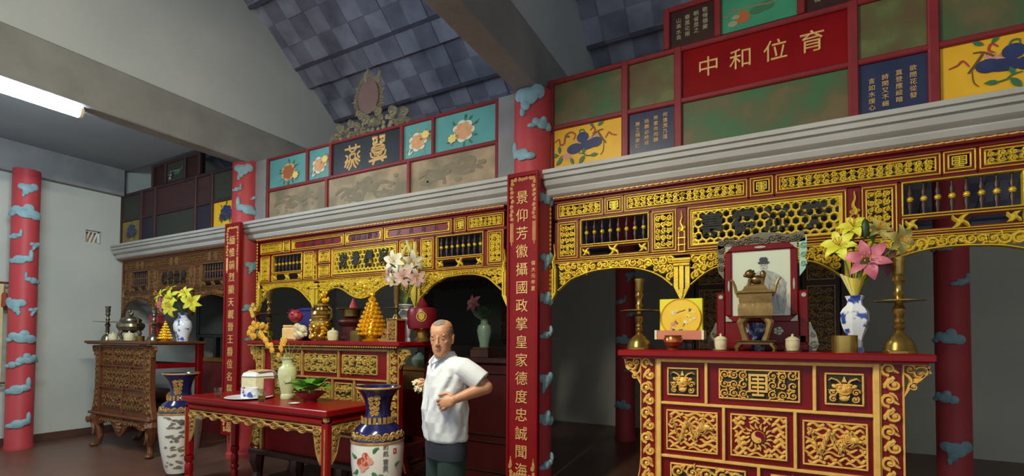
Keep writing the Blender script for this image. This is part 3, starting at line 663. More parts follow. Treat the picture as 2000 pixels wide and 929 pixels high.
def bloom(P, cu, cv, R, main='ink_peach', rim='ink_white', lf='ink_green', seed=1):
    r = random.Random(seed); P.ink(lf)
    for k in range(9): a = r.uniform(0, 6.28); P.leaf(cu+cos(a)*R*1.15*P.h/P.w, cv+sin(a)*R, R*.6, a+r.uniform(-.5, .5), .45)
    P.ink('ink_brown').line([(cu-R*1.6*P.h/P.w, cv-R*.9), (cu, cv-.2*R), (cu+R*1.7*P.h/P.w, cv+R*.8)], .02)
    P.ink(rim); [P.blob(cu+cos(a)*R*.78*P.h/P.w, cv+sin(a)*R*.7, R*.46, R*.34) for a in (0, .9, 1.8, 2.7, 3.6, 4.5, 5.4)]
    P.ink(main); [P.blob(cu+cos(a)*R*.62*P.h/P.w, cv+sin(a)*R*.55, R*.4, R*.28) for a in (.3, 1.2, 2.1, 3.0, 3.9, 4.8, 5.7)]
    P.blob(cu, cv, R*.4, R*.36)
def mountains(P, seed, inks):
    r = random.Random(seed)
    for k in range(16):
        u = r.uniform(.1, .9); v = r.uniform(.2, .75); P.ink(r.choice(inks))
        if r.random() < .6: P.line([(u+(r.random()-.5)*.06+.06*i*r.uniform(.8, 1.2), min(.92, max(.08, v+r.uniform(-.12, .12)))) for i in range(4) if u+.06*i < .84], r.uniform(.08, .2))
        else: P.blob(min(.86, max(.14, u)), v, r.uniform(.05, .14), r.uniform(.03, .08))
def frieze_painted(label, c, s, navy, teal):
    t = thing('painted_frieze', label, 'frieze', (c, 4.0, 3.055)); y = 4.03; X = lambda o: c+o*s
    m = MB(); T = .0
    m.box(X(-1.715), X(1.715), 4.04, 4.1, 3.06, 3.94).box(X(-.67), X(.67), 4.04, 4.1, 3.93, 4.285)
    for z in (3.06, 3.472, 3.897): m.box(X(-1.715), X(1.715), 4.005, 4.05, z, z+.042, .008)
    m.box(X(-.67), X(.67), 4.005, 4.05, 4.245, 4.285, .008)
    for o in (-1.70, -1.015, -.583, .583, 1.015, 1.70): m.box(X(o)-.03, X(o)+.03, 4.0, 4.05, 3.06, 3.94, .008)
    for o in (-.67, -.285, .275, .67): m.box(X(o)-.025, X(o)+.025, 4.0, 4.05, 3.94, 4.28, .008)
    build('frame', m, 'red_frame' if navy else 'frame_dark', t)
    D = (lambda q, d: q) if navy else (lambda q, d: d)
    for sg in (-1, 1):
        a, b = sorted((X(sg*1.046), X(sg*1.672)))
        P = Paint(a, b, 3.102, 3.472, y, D('paint_yellow', 'paint_yellow' if sg > 0 else 'dull_ochre'))
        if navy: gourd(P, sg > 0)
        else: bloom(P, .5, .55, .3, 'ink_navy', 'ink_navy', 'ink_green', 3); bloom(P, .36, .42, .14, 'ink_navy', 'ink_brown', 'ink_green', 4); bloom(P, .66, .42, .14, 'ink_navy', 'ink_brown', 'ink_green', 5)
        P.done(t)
        P = Paint(a, b, 3.514, 3.897, y, D('paint_green', 'dull_green')); P.done(t)
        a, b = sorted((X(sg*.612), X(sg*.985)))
        P = Paint(a, b, 3.102, 3.472, y, D('paint_navy', 'dull_navy')); P.done(t)
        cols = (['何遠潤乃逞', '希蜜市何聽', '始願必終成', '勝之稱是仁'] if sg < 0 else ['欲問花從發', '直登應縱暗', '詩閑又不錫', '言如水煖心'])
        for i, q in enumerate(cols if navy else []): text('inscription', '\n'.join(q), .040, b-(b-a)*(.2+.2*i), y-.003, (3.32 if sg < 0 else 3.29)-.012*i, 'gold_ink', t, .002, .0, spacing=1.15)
        P = Paint(a, b, 3.514, 3.897, y, D('paint_olive', 'dull_red')); P.done(t)
        a, b = sorted((X(sg*.31), X(sg*.645)))
        P = Paint(a, b, 3.94, 4.245, y, 'dark_wood'); P.done(t)
        for i, q in enumerate(['敬脩德業', '朝省思之', '春風化雨', '山高水長'] if navy else []): text('inscription', '\n'.join(q), .042, b-(b-a)*(.2+.2*i), y-.003, 4.12-.01*i, 'ink_grey', t, .002, .0004, spacing=1.1)
    P = Paint(X(-.553), X(.553), 3.102, 3.472, y, D('paint_green', 'dull_green')); P.done(t)
    P = Paint(X(-.553), X(.553), 3.512, 3.897, y, D('red_lacquer', 'dull_red')); P.done(t)
    P = Paint(X(-.26), X(.25), 3.955, 4.245, y, teal); P.ink('ink_orange' if navy else 'paint_black').blob(.3, .32, .17, .17); P.ink('ink_green').blob(.5, .4, .2, .1).blob(.62, .46, .18, .12); P.ink('ink_grey').blob(.16, .2, .12, .08).blob(.2, .36, .1, .06); P.ink('paint_mud_dark').line([(.1, .5), (.4, .55), (.7, .5), (.9, .7)], .05).leaf(.2, .5, .18, 2).leaf(.12, .4, .16, 3); P.done(t)
    return t
t = frieze_painted('stepped painted frieze above the right cornice with a red four character panel', -.03, 1.0, True, 'paint_jade')
for i, q in enumerate('中和位育'): text('character', q, .168, -.385+.232*i, 4.026, 3.715, 'gold_ink', t, .004, .0)
frieze_painted('dark stepped painted frieze above the left cornice near the white wall', -7.95, .95, False, 'dull_green')
# middle frieze: turquoise flower panels, black seal-script panel, three landscapes
t = thing('painted_frieze', 'turquoise and brown painted frieze above the middle cornice with black seal script panel', 'frieze', (-4.02, 4.0, 3.055))
m = MB().box(-5.765, -2.275, 4.04, 4.1, 3.06, 3.9)
for z in (3.06, 3.46): m.box(-5.765, -2.275, 4.005, 4.05, z, z+.042, .008)
m.box(-5.765, -2.275, 4.005, 4.05, 3.872, 3.905, .008)
for x in (-5.752, -5.0, -4.592, -3.495, -3.07, -2.295): m.box(x-.02, x+.02, 4.0, 4.05, 3.48, 3.9, .008)
for x in (-5.752, -4.655, -3.393, -2.295): m.box(x-.02, x+.02, 4.0, 4.05, 3.06, 3.48, .008)
build('frame', m, 'red_frame', t); y = 4.03
for a, b, k in ((-5.732, -5.02, 1), (-4.98, -4.612, 2), (-3.475, -3.09, 3), (-3.05, -2.315, 4)):
    P = Paint(a, b, 3.502, 3.872, y, 'paint_teal')
    if b-a > .5: bloom(P, .48 if k == 4 else .52, .46, .3, 'ink_peach' if k == 4 else 'ink_orange', 'ink_white' if k == 4 else 'ink_peach', 'ink_green', k); bloom(P, .3 if k == 4 else .72, .3, .12, 'ink_cream', 'ink_cream', 'ink_grey', k+5)
    else: bloom(P, .5, .45, .27, 'ink_peach', 'ink_white', 'ink_grey', k); P.ink('ink_white').line([(.25, .3), (.2, .12), (.34, .2)], .05); bloom(P, .78, .6, .13, 'ink_cream', 'ink_peach', 'ink_grey', k+7)
    P.done(t)
for a, b, k in ((-5.732, -4.675, 41), (-4.635, -3.413, 42), (-3.373, -2.315, 43)):
    P = Paint(a, b, 3.102, 3.46, y, 'paint_mud'); mountains(P, k, ['paint_mud_dark']); P.ink('paint_mud_dark').line([(.1, .45), (.2, .6), (.34, .5), (.45, .66), (.58, .5), (.7, .6), (.85, .45)], .14); P.done(t)
P = Paint(-4.572, -3.515, 3.502, 3.872, y, 'paint_black'); P.done(t)
m = MB()
def stroke(x0, z0, w, h, pts, th): m.ribbon([(x0+u*w, z0+v*h) for u, v in pts], th, y-.001, .006)
x0, z0, w_, h_ = -4.37, 3.535, .25, .285; a = .026
for pts in ([(0, .85), (1, .85)], [(.3, .99), (.31, .8), (.42, .7), (.58, .7), (.69, .8), (.7, .99)], [(.33, .6), (.33, .42), (.5, .34), (.67, .42), (.67, .6), (.33, .6)], [(.06, .6), (.2, .54), (.16, .42), (.02, .3)], [(.25, .4), (.14, .3), (.0, .12)], [(.33, .37), (.26, .2), (.14, .06)], [(.46, .34), (.42, .15), (.26, -.02)],
            [(.97, .68), (.8, .56), (.86, .46), (1, .4)], [(.73, .42), (.86, .32), (1, .24)], [(.67, .38), (.76, .22), (.9, .12)], [(.54, .34), (.6, .15), (.76, .0)]): stroke(x0, z0, w_, h_, pts, a)
x0, z0 = -3.985, 3.535; w_ = .27; h_ = .3
for pts, th in (([(.18, .99), (.42, .99), (.42, .82), (.2, .78)], .04), ([(.24, .9), (.36, .74)], .024), ([(.58, .99), (.84, .99), (.82, .82), (.6, .78)], .04), ([(.66, .9), (.78, .74)], .024),
                ([(.5+.36*cos(k*pi/8), .56+.15*sin(k*pi/8)) for k in range(17)], .024), ([(.22, .6), (.78, .6)], .02), ([(.2, .52), (.8, .52)], .02), ([(.08, .46), (.12, .3), (.3, .22), (.7, .22), (.88, .3), (.92, .46)], .026), ([(.26, .4), (.5, .28), (.74, .4)], .02), ([(.3, .3), (.5, .38), (.7, .3)], .018), ([(0, .14), (1, .18)], .03), ([(.32, .14), (.2, -.02)], .03), ([(.68, .16), (.8, .02)], .03)): stroke(x0, z0, w_, h_, pts, th)
build('inscription', m, 'gold_ink', t)
# stucco crest on top of the middle frieze
t = thing('stucco_crest', 'pale stucco crest of clouds with a flaming disc on the middle frieze', 'roof ornament', (-4.02, 4.05, 3.905)); r = random.Random(12)
m = MB()
for i in range(95):
    u = r.uniform(-1, 1); x = -4.0+.62*u; top = 3.93+.17*(1-abs(u))**.8+.03*r.random(); z = r.uniform(3.915, top); R = r.uniform(.018, .034)
    m.ell((x, 4.03, z), (R, .02, R), 8, 5)
    if r.random() < .5: spiral(m, x, z, R*1.1, 4.012, .012, r.uniform(0, 6), r.choice((-1, 1)), .012)
for x, z, R in ((-4.42, 4.03, .055), (-4.25, 4.05, .05), (-3.62, 4.07, .062), (-3.45, 4.03, .05), (-4.02, 4.06, .06), (-3.84, 4.12, .055), (-4.1, 4.12, .05)): m.ell((x, 4.015, z), (R, .03, R), 10, 6); spiral(m, x, z, R*.85, 3.99, .012, 1, 1, .014)
build('cloud_base', m, 'stucco', t)
m = MB().disc(-4.0, 4.32, .155, .2, 4.05, .035, 28); build('sun_disc', m, 'stucco_disc', t)
m = MB()
for k in range(22):
    a = -.5+(pi+1.0)*k/21; x = -4.0+.195*cos(a); z = 4.31+.235*sin(a); spiral(m, x, z, .03, 4.03, .014, a, 1 if k % 2 else -1, .012)
    if k % 3 == 0: leaf(m, x, z, .07, a+.5, 4.03, .014, .03)
m.ribbon([(-4.03, 4.5), (-4.06, 4.57), (-4.01, 4.63), (-4.02, 4.72)], [.06, .05, .03, .004], 4.03, .02); m.ribbon([(-3.86, 4.5), (-3.83, 4.58), (-3.86, 4.63)], [.04, .03, .004], 4.03, .02)
build('flame_ring', m, 'stucco', t)
# ================================================================== LAMPS ON THE BEAMS
def lamp(label, x, y0, y1, z, glow='tube_light'):
    t = thing('fluorescent_lamp', label, 'lamp', (x, (y0+y1)/2, z))
    m = MB().box(x-.05, x+.05, y0, y1, z-.035, z, .004); build('housing', m, 'white_metal', t)
    n = 12; P = [(x+.058*cos(-pi*k/n), z-.035-.07*sin(pi*k/n)) for k in range(n+1)]
    m = MB().prism(P, y0+.025, y1-.025); build('tube', m, glow, t)
    m = MB()
    for a, b in ((y0, y0+.025), (y1-.025, y1)): m.prism([(x+.062*cos(-pi*k/n), z-.03-.078*sin(pi*k/n)) for k in range(n+1)], a, b)
    build('end_cap', m, 'cream_card', t)
lamp('lit white fluorescent lamp under the concrete beam above the white wall', -6.09, .95, 2.2, 3.87)
lamp('lit warm fluorescent lamp under the middle beam in front of the altars', -1.86, .25, 1.5, 3.83, 'tube_warm')

# ================================================================== ALTARS
def yinyang(m, x, z, R, y):
    m.mi = 1; m.disc(x, z, R*1.16, R*1.16, y, .012, 28); m.mi = 0; m.disc(x, z, R, R, y-.012, .003, 28)
    m.mi = 1; P = arc(x, z, R*.94, -pi/2, pi/2, 14)+arc(x, z+R*.47, R*.47, pi/2, 1.5*pi, 10)[1:]+arc(x, z-R*.47, R*.47, pi/2, -pi/2, 10)[1:]
    m.prism(P, y-.018, y-.014); m.disc(x, z+R*.47, R*.13, R*.13, y-.016, .004, 10); m.mi = 0; m.disc(x, z-R*.47, R*.13, R*.13, y-.018, .003, 10)
def panel(t, x0, x1, z0, z1, kind, yf, r, gold, field, back):
    m = MB(); ring(m, x0-.009, x1+.009, z0-.009, z1+.009, .010, yf-.012, yf+.01, .003)
    xc, zc = (x0+x1)/2, (z0+z1)/2; y = yf-.002; w, h = x1-x0, z1-z0
    if kind == 'mask': mask(m, xc, zc, min(w, h)*.5, y, .022)
    elif kind == 'fret':
        scrolls(m, x0, x1, z0, z1, y, h/3.2, r, .014, inside=lambda x, z, R: abs(x-xc) > h*.42 and True, fat=.26); shou(m, xc-h*.4, xc+h*.4, z0+h*.04, z1-h*.04, y, .016)
    elif kind == 'dragon': waves(m, x0, x1, z0, z1, y, 9, r, .010); dragon(m, x0, x1, z0, z1, y-.004, r, .016, r.random() < .5)
    elif kind == 'sun':
        waves(m, x0, x0+w*.26, z0, z1, y, 8, r, .010); waves(m, x1-w*.26, x1, z0, z1, y, 8, r, .010); waves(m, x0+w*.26, x1-w*.26, z0, z0+h*.22, y, 2, r, .01); waves(m, x0+w*.26, x1-w*.26, z1-h*.18, z1, y, 2, r, .01)
        for k in range(16): a = 2*pi*k/16; leaf(m, xc+cos(a)*h*.19, zc+sin(a)*h*.19, h*.17, a+.3, y, .014, h*.07)
        m.mi = 0; yinyang(m, xc, zc, h*.155, y); m.mi = 0
    else: scrolls(m, x0, x1, z0, z1, y, min(h/2.0, .085), r, .022, fat=.30, leaves=2)
    m.mi = 2; m.box(x0, x1, yf-.001, yf+.02, z0, z1)
    build('carved_panel', m, [gold, field, back], t)
def altar(label, c, yf, yb, board, ztop, frame, bars, verts, panels, stiles, foot, body, field, gold, goldbar, dentil=False, openback=False, brackets=True):
    t = thing('altar_table', label, 'altar', (c, (yf+yb)/2, 0)); r = random.Random(int(abs(c*37))+2)
    bx0, bx1, bt = board
    m = MB().box(bx0, bx1, yf-.07, yb+.03, ztop-bt, ztop, .008); m.box(bx0+.03, bx1-.03, yf-.05, yb+.01, ztop-bt-.012, ztop-bt+.001)
    build('top_board', m, body, t)
    if dentil:
        m = MB(); n = int((bx1-bx0)/.03)
        for i in range(n): m.box(bx0+.01+.03*i, bx0+.026+.03*i, yf-.062, yf-.05, ztop-bt-.016, ztop-bt-.003)
        build('dentil_strip', m, goldbar, t)
    f0, f1, zf0, zf1 = frame
    m = MB()
    if not openback: m.box(f0-.08, f1+.08, yf+.02, yb, zf0, zf1+.01)
    else: m.box(f0-.04, f1+.04, yf+.02, yf+.06, zf0, zf1+.01)
    build('body', m, field, t)
    m = MB(); g = .018
    m.box(f0, f0+.03, yf-.01, yf+.02, zf0, zf1, .003).box(f1-.03, f1, yf-.01, yf+.02, zf0, zf1, .003).box(f0+.03, f1-.03, yf-.01, yf+.02, zf1-.023, zf1, .003)
    for z in bars: m.box(f0+.03, f1-.03, yf-.006, yf+.02, z-g/2, z+g/2, .003)
    for x, z0, z1 in verts: m.box(x-g/2, x+g/2, yf-.006, yf+.02, z0, z1, .003)
    build('gilt_frame', m, goldbar, t)
    for x0, x1, z0, z1, k in panels: panel(t, x0, x1, z0, z1, k, yf+.014, r, gold, field, 'char_hole' if k in ('mask', 'fret', 'deep') else field)
    for sg, (x0, x1, fl) in zip((-1, 1), stiles):      # scrolled side stiles that flare at the foot
        zt = zf1; n = 12; out = x0 if sg < 0 else x1; inn = x1 if sg < 0 else x0
        flare = lambda z: fl*max(0, (1-(z-foot)/(.42*(zt-foot))))**2
        P = [(inn, foot)]+[(inn, zt)]+[(out+sg*flare(zt-(zt-foot)*i/n), zt-(zt-foot)*i/n) for i in range(n+1)]
        m = MB().prism(P, yf+.010, yf+.07); m.mi = 1
        y = yf+.010; zz = zt-.03; k = 0
        wd = abs(out-inn)
        while zz > foot+.03:
            xx = (out+inn)/2+sg*flare(zz)*.5; hnd = 1 if k % 2 else -1; w2 = wd+flare(zz)
            spiral(m, xx+hnd*w2*.12, zz, w2*.36, y, .018, hnd*pi/2, hnd, w2*.22, 1.2); leaf(m, xx-hnd*w2*.3, zz-w2*.2, w2*.5, pi/2-hnd*.6, y, .016, w2*.22); leaf(m, xx-hnd*w2*.1, zz-w2*.45, w2*.5, -pi/2+hnd*.8, y, .016, w2*.2)
            zz -= wd*.82; k += 1
        Q = [(out+sg*(flare(zt-(zt-foot)*i/n)-.004*0), zt-(zt-foot)*i/n) for i in range(n+1)]
        m.ribbon(Q, .010, y, .012); m.ribbon([(inn-sg*-.004, zt), (inn-sg*-.004, foot)], .008, y, .012)
        build('side_stile', m, [field, gold], t)
        if brackets:
            m = MB(); bz = zt; L = .115
            m.ribbon([(out, bz-.18), (out+sg*.03, bz-.12), (out+sg*.07, bz-.085), (out+sg*.1, bz-.05), (out+sg*.112, bz-.01)], [.02, .03, .034, .03, .02], yf+.03, .03)
            spiral(m, out+sg*.075, bz-.05, .042, yf+.03, .03, 0, sg, .022, 1.2); spiral(m, out+sg*.03, bz-.03, .026, yf+.03, .03, 2, -sg, .016); spiral(m, out+sg*.045, bz-.125, .022, yf+.03, .03, 1, sg, .016); leaf(m, out, bz-.05, .08, -pi/2+sg*.5, yf+.03, .028, .03)
            m.box(out if sg > 0 else out-.1, out+.1 if sg > 0 else out, yf+.005, yf+.035, bz-.008, bz)
            build('bracket', m, gold, t)
    return t, r
# right altar
altR = altar('red and gold altar with dragon panels in front of the portrait', -.047, 3.34, 3.95, (-.905, .797, .045), 1.497, (-.656, .561, .30, 1.442),
      [1.146, .794, .44], [(-.343, 1.155, 1.42), (.252, 1.155, 1.42), (-.240, .80, 1.14), (.152, .80, 1.14), (-.044, .44, .79)],
      [(-.578, -.399, 1.206, 1.373, 'mask'), (-.259, .171, 1.203, 1.377, 'fret'), (.312, .483, 1.203, 1.371, 'mask'), (-.585, -.284, .843, 1.092, 'dragon'), (-.193, .102, .848, 1.095, 'sun'), (.199, .498, .842, 1.087, 'dragon'), (-.56, -.123, .50, .742, 'deep'), (.03, .47, .50, .742, 'deep')],
      [(-.762, -.658, .16), (.562, .668, .16)], .30, 'red_lacquer', 'red_deep', 'gold_flat', 'gold_flat')
t = altR[0]; m = MB().box(-.93, .84, 3.30, 3.98, .24, .30, .01)
build('plinth', m, 'gold_flat', t)
for x in (-.85, .70):
    for y in (3.33, 3.86):
        m = MB().tube([(x, y+.04, .25), (x*1.02, y+.03, .14), (x*1.0, y+.04, .05), (x*1.03, y+.03, .0)], [.06, .05, .032, .045], 8); build('leg', m, 'red_lacquer', t)
# middle altar
altM = altar('red altar of pierced gold panels behind the offering table', -4.02, 3.42, 3.95, (-5.115, -2.926, .042), 1.533, (-4.94, -3.09, .34, 1.462),
      [1.163, .87, .60], [(-4.29, 1.17, 1.44), (-3.757, 1.17, 1.44), (-3.54, .88, 1.16), (-4.5, .88, 1.16), (-4.2, .88, 1.16), (-3.84, .88, 1.16)],
      [(-4.78, -4.335, 1.225, 1.392, 'deep'), (-4.245, -3.805, 1.225, 1.392, 'deep'), (-3.705, -3.261, 1.223, 1.392, 'deep'), (-4.79, -4.54, .92, 1.112, 'deep'), (-4.45, -4.25, .92, 1.112, 'deep'), (-4.15, -3.89, .92, 1.112, 'deep'), (-3.80, -3.58, .92, 1.112, 'deep'), (-3.50, -3.25, .92, 1.112, 'deep'), (-4.7, -4.1, .65, .82, 'deep'), (-3.95, -3.35, .65, .82, 'deep')],
      [(-5.04, -4.945, .1), (-3.09, -2.99, .1)], .34, 'red_lacquer', 'red_deep', 'gold_mid', 'gold_dull', dentil=True, openback=True)
t = altM[0]; m = MB().box(-5.1, -2.93, 3.38, 3.96, .28, .34, .01); build('plinth', m, 'dark_wood', t)
m = MB()
for x in (-5.03, -3.0): m.box(x-.04, x+.04, 3.86, 3.94, .3, 1.495, .006); m.box(x-.02, x+.02, 3.46, 3.88, .5, .56, .004)
m.box(-5.03, -3.0, 3.88, 3.92, .5, .56); build('rear_frame', m, 'red_dark', t)
for x in (-5.0, -4.35, -3.7, -3.03):
    for y in (3.43, 3.88): m = MB().tube([(x, y, .29), (x, y-.01, .2), (x, y+.01, .08), (x, y-.01, 0)], [.07, .075, .045, .06], 8); build('leg', m, 'dark_wood', t)
# left altar: carved brown front on cabriole legs, open frame behind
altL, r = altar('brown carved altar with an open side frame beside the white wall', -7.78, 3.31, 3.93, (-8.69, -6.92, .036), 1.506, (-8.402, -7.155, .50, 1.44),
      [1.165, .862], [(-8.005, 1.17, 1.42), (-7.438, 1.17, 1.42), (-7.915, .87, 1.16), (-7.537, .87, 1.16), (-7.728, .52, .86)],
      [(-8.26, -8.045, 1.205, 1.405, 'deep2'), (-7.965, -7.468, 1.205, 1.405, 'deep2'), (-7.413, -7.205, 1.203, 1.4, 'deep2'), (-8.243, -7.94, .872, 1.112, 'deep2'), (-7.892, -7.574, .87, 1.112, 'deep2'), (-7.50, -7.19, .87, 1.112, 'deep2'), (-8.27, -7.772, .59, .785, 'deep2'), (-7.684, -7.193, .585, .775, 'deep2')],
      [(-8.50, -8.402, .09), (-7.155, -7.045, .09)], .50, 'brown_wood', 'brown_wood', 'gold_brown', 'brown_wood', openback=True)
m = MB().box(-8.61, -6.965, 3.27, 3.97, .468, .506, .012); build('lower_shelf', m, 'brown_wood', altL)
m = MB(); n = 24; P = [(-8.5, .468)]+[(-8.5+1.43*i/n, .37-.035*sin(pi*i/n*5)-.13*math.exp(-((i/n-.5)/.13)**2)) for i in range(n+1)]+[(-7.07, .468)]
m.prism(P, 3.31, 3.34); m.mi = 1; scrolls(m, -8.3, -7.25, .38, .45, 3.31, .07, r, .016); flower(m, -7.785, .33, .07, 3.31, .03); build('apron', m, ['brown_wood', 'gold_brown'], altL)
for x, s in ((-8.46, -1), (-7.06, 1)):
    for y in (3.36, 3.89):
        m = MB().tube([(x, y, .47), (x+s*.06, y-.03, .40), (x+s*.02, y, .26), (x-s*.03, y, .14), (x-s*.0, y-.01, .05), (x+s*.05, y-.04, .012)], [.075, .085, .055, .036, .036, .03], 10); m.ell((x+s*.05, y-.05, .03), (.045, .05, .03)); m.mi = 1
        if y < 3.5: spiral(m, x+s*.06, .40, .05, y-.11, .02, 0, s, .025); leaf(m, x+s*.03, .34, .16, -pi/2-s*.2, y-.07, .02, .05)
        build('leg', m, ['brown_wood', 'gold_brown'], altL)
m = MB()
for x in (-8.5, -7.0): m.box(x-.035, x+.035, 3.86, 3.93, .5, 1.47, .005); m.box(x-.02, x+.02, 3.36, 3.88, 1.15, 1.21, .004)
m.box(-8.5, -7.0, 3.88, 3.92, 1.15, 1.2).box(-8.5, -7.0, 3.88, 3.92, .52, .56)
build('rear_frame', m, 'red_deep', altL)

# ================================================================== OFFERING TABLE
t = thing('offering_table', 'red lacquered offering table with a gold chain apron in front of the middle altar', 'table', (-4.02, 2.92, 0)); X0, X1, Y0, Y1 = -5.02, -3.025, 2.64, 3.2
m = MB().box(X0, X1, Y0, Y1, .948, .996, .006).box(X0+.03, X1-.03, Y0+.03, Y1-.03, .93, .95); build('tabletop', m, 'red_lacquer', t)
m = MB(); a0, a1, b0, b1 = X0+.02, X1-.02, Y0+.02, Y1-.02
for y in (b0, b1-.06): m.box(a0, a1, y, y+.06, .868, .934, .022)
for x in (a0, a1-.06): m.box(x, x+.06, b0, b1, .868, .934, .022)
build('rail', m, 'red_lacquer', t)
for x in (a0, a1-.065):
    for y in (b0, b1-.065):
        m = MB().box(x, x+.065, y, y+.065, .42, .932, .014); xc, yc = x+.0325, y+.0325
        m.lathe([(.03, 0), (.036, .02), (.036, .05), (.026, .06), (.034, .09), (.034, .16), (.026, .18), (.04, .2), (.04, .22), (.028, .235), (.036, .26), (.036, .33), (.026, .35), (.042, .38), (.042, .42)], 14, xc, yc)
        m.mi = 1; yy = y if y < 2.9 else y+.065
        m.box(x+.012 if x < -4 else x+.045, x+.02 if x < -4 else x+.053, y-.004, y+.002, .42, .85)
        if x > -4: m.box(x+.03, x+.07, y-.005, y+.035, .90, .938, .006)
        build('leg', m, ['red_lacquer', 'gold_dull'], t)
r = random.Random(9)
def chain(m, P0, P1, n, horizontal=True):            # apron of linked rings
    for i in range(n):
        u = i/n; w = (P1-P0)/n; x = P0+w*i
        big = i % 2 == 0
        if big: m.ribbon([(x+w*.5+w*.52*cos(q), .822+.026*sin(q)) for q in [2*pi*k/12 for k in range(12)]], .014, 0, .022, True); m.ribbon([(x+w*.5+w*.24*cos(q), .822+.012*sin(q)) for q in [2*pi*k/8 for k in range(8)]], .01, 0, .018, True); m.box(x+w*.4, x+w*.6, -.018, .004, .84, .862)
        else: m.box(x-w*.05, x+w*1.05, -.016, .004, .815, .832, .004)
    m.box(P0, P1, -.012, .004, .857, .865)
def spandrel(m, x, s):
    m.ribbon([(x, .86), (x, .56)], .012, 0, .014); m.ribbon([(x+s*.012, .58), (x+s*.045, .64), (x+s*.06, .70), (x+s*.075, .78), (x+s*.09, .86)], .012, 0, .014)
    for z, R in ((.82, .034), (.765, .026), (.72, .022), (.68, .018)): spiral(m, x+s*R*1.1, z, R, 0, .02, 0, s, R*.5)
    m.prism([(x+s*.01, .57), (x+s*.04, .64), (x+s*.035, .67), (x+s*.01, .67)], -.012, .002)
m = MB(); m.T = Matrix.Translation((0, b0+.02, 0)); chain(m, a0+.065, a1-.065, 21); spandrel(m, a0+.072, 1); spandrel(m, a1-.072, -1); build('front_apron', m, 'gold_dull', t)
m = MB(); m.T = Matrix.Translation((a1-.02, 0, 0)) @ Matrix.Rotation(pi/2, 4, 'Z'); chain(m, b0+.065, b1-.065, 5); spandrel(m, b0+.072, 1); spandrel(m, b1-.072, -1); build('side_apron', m, 'gold_dull', t)
m = MB(); m.T = Matrix.Translation((a0+.02, 0, 0)) @ Matrix.Rotation(pi/2, 4, 'Z'); chain(m, b0+.065, b1-.065, 5); build('side_apron', m, 'gold_dull', t)

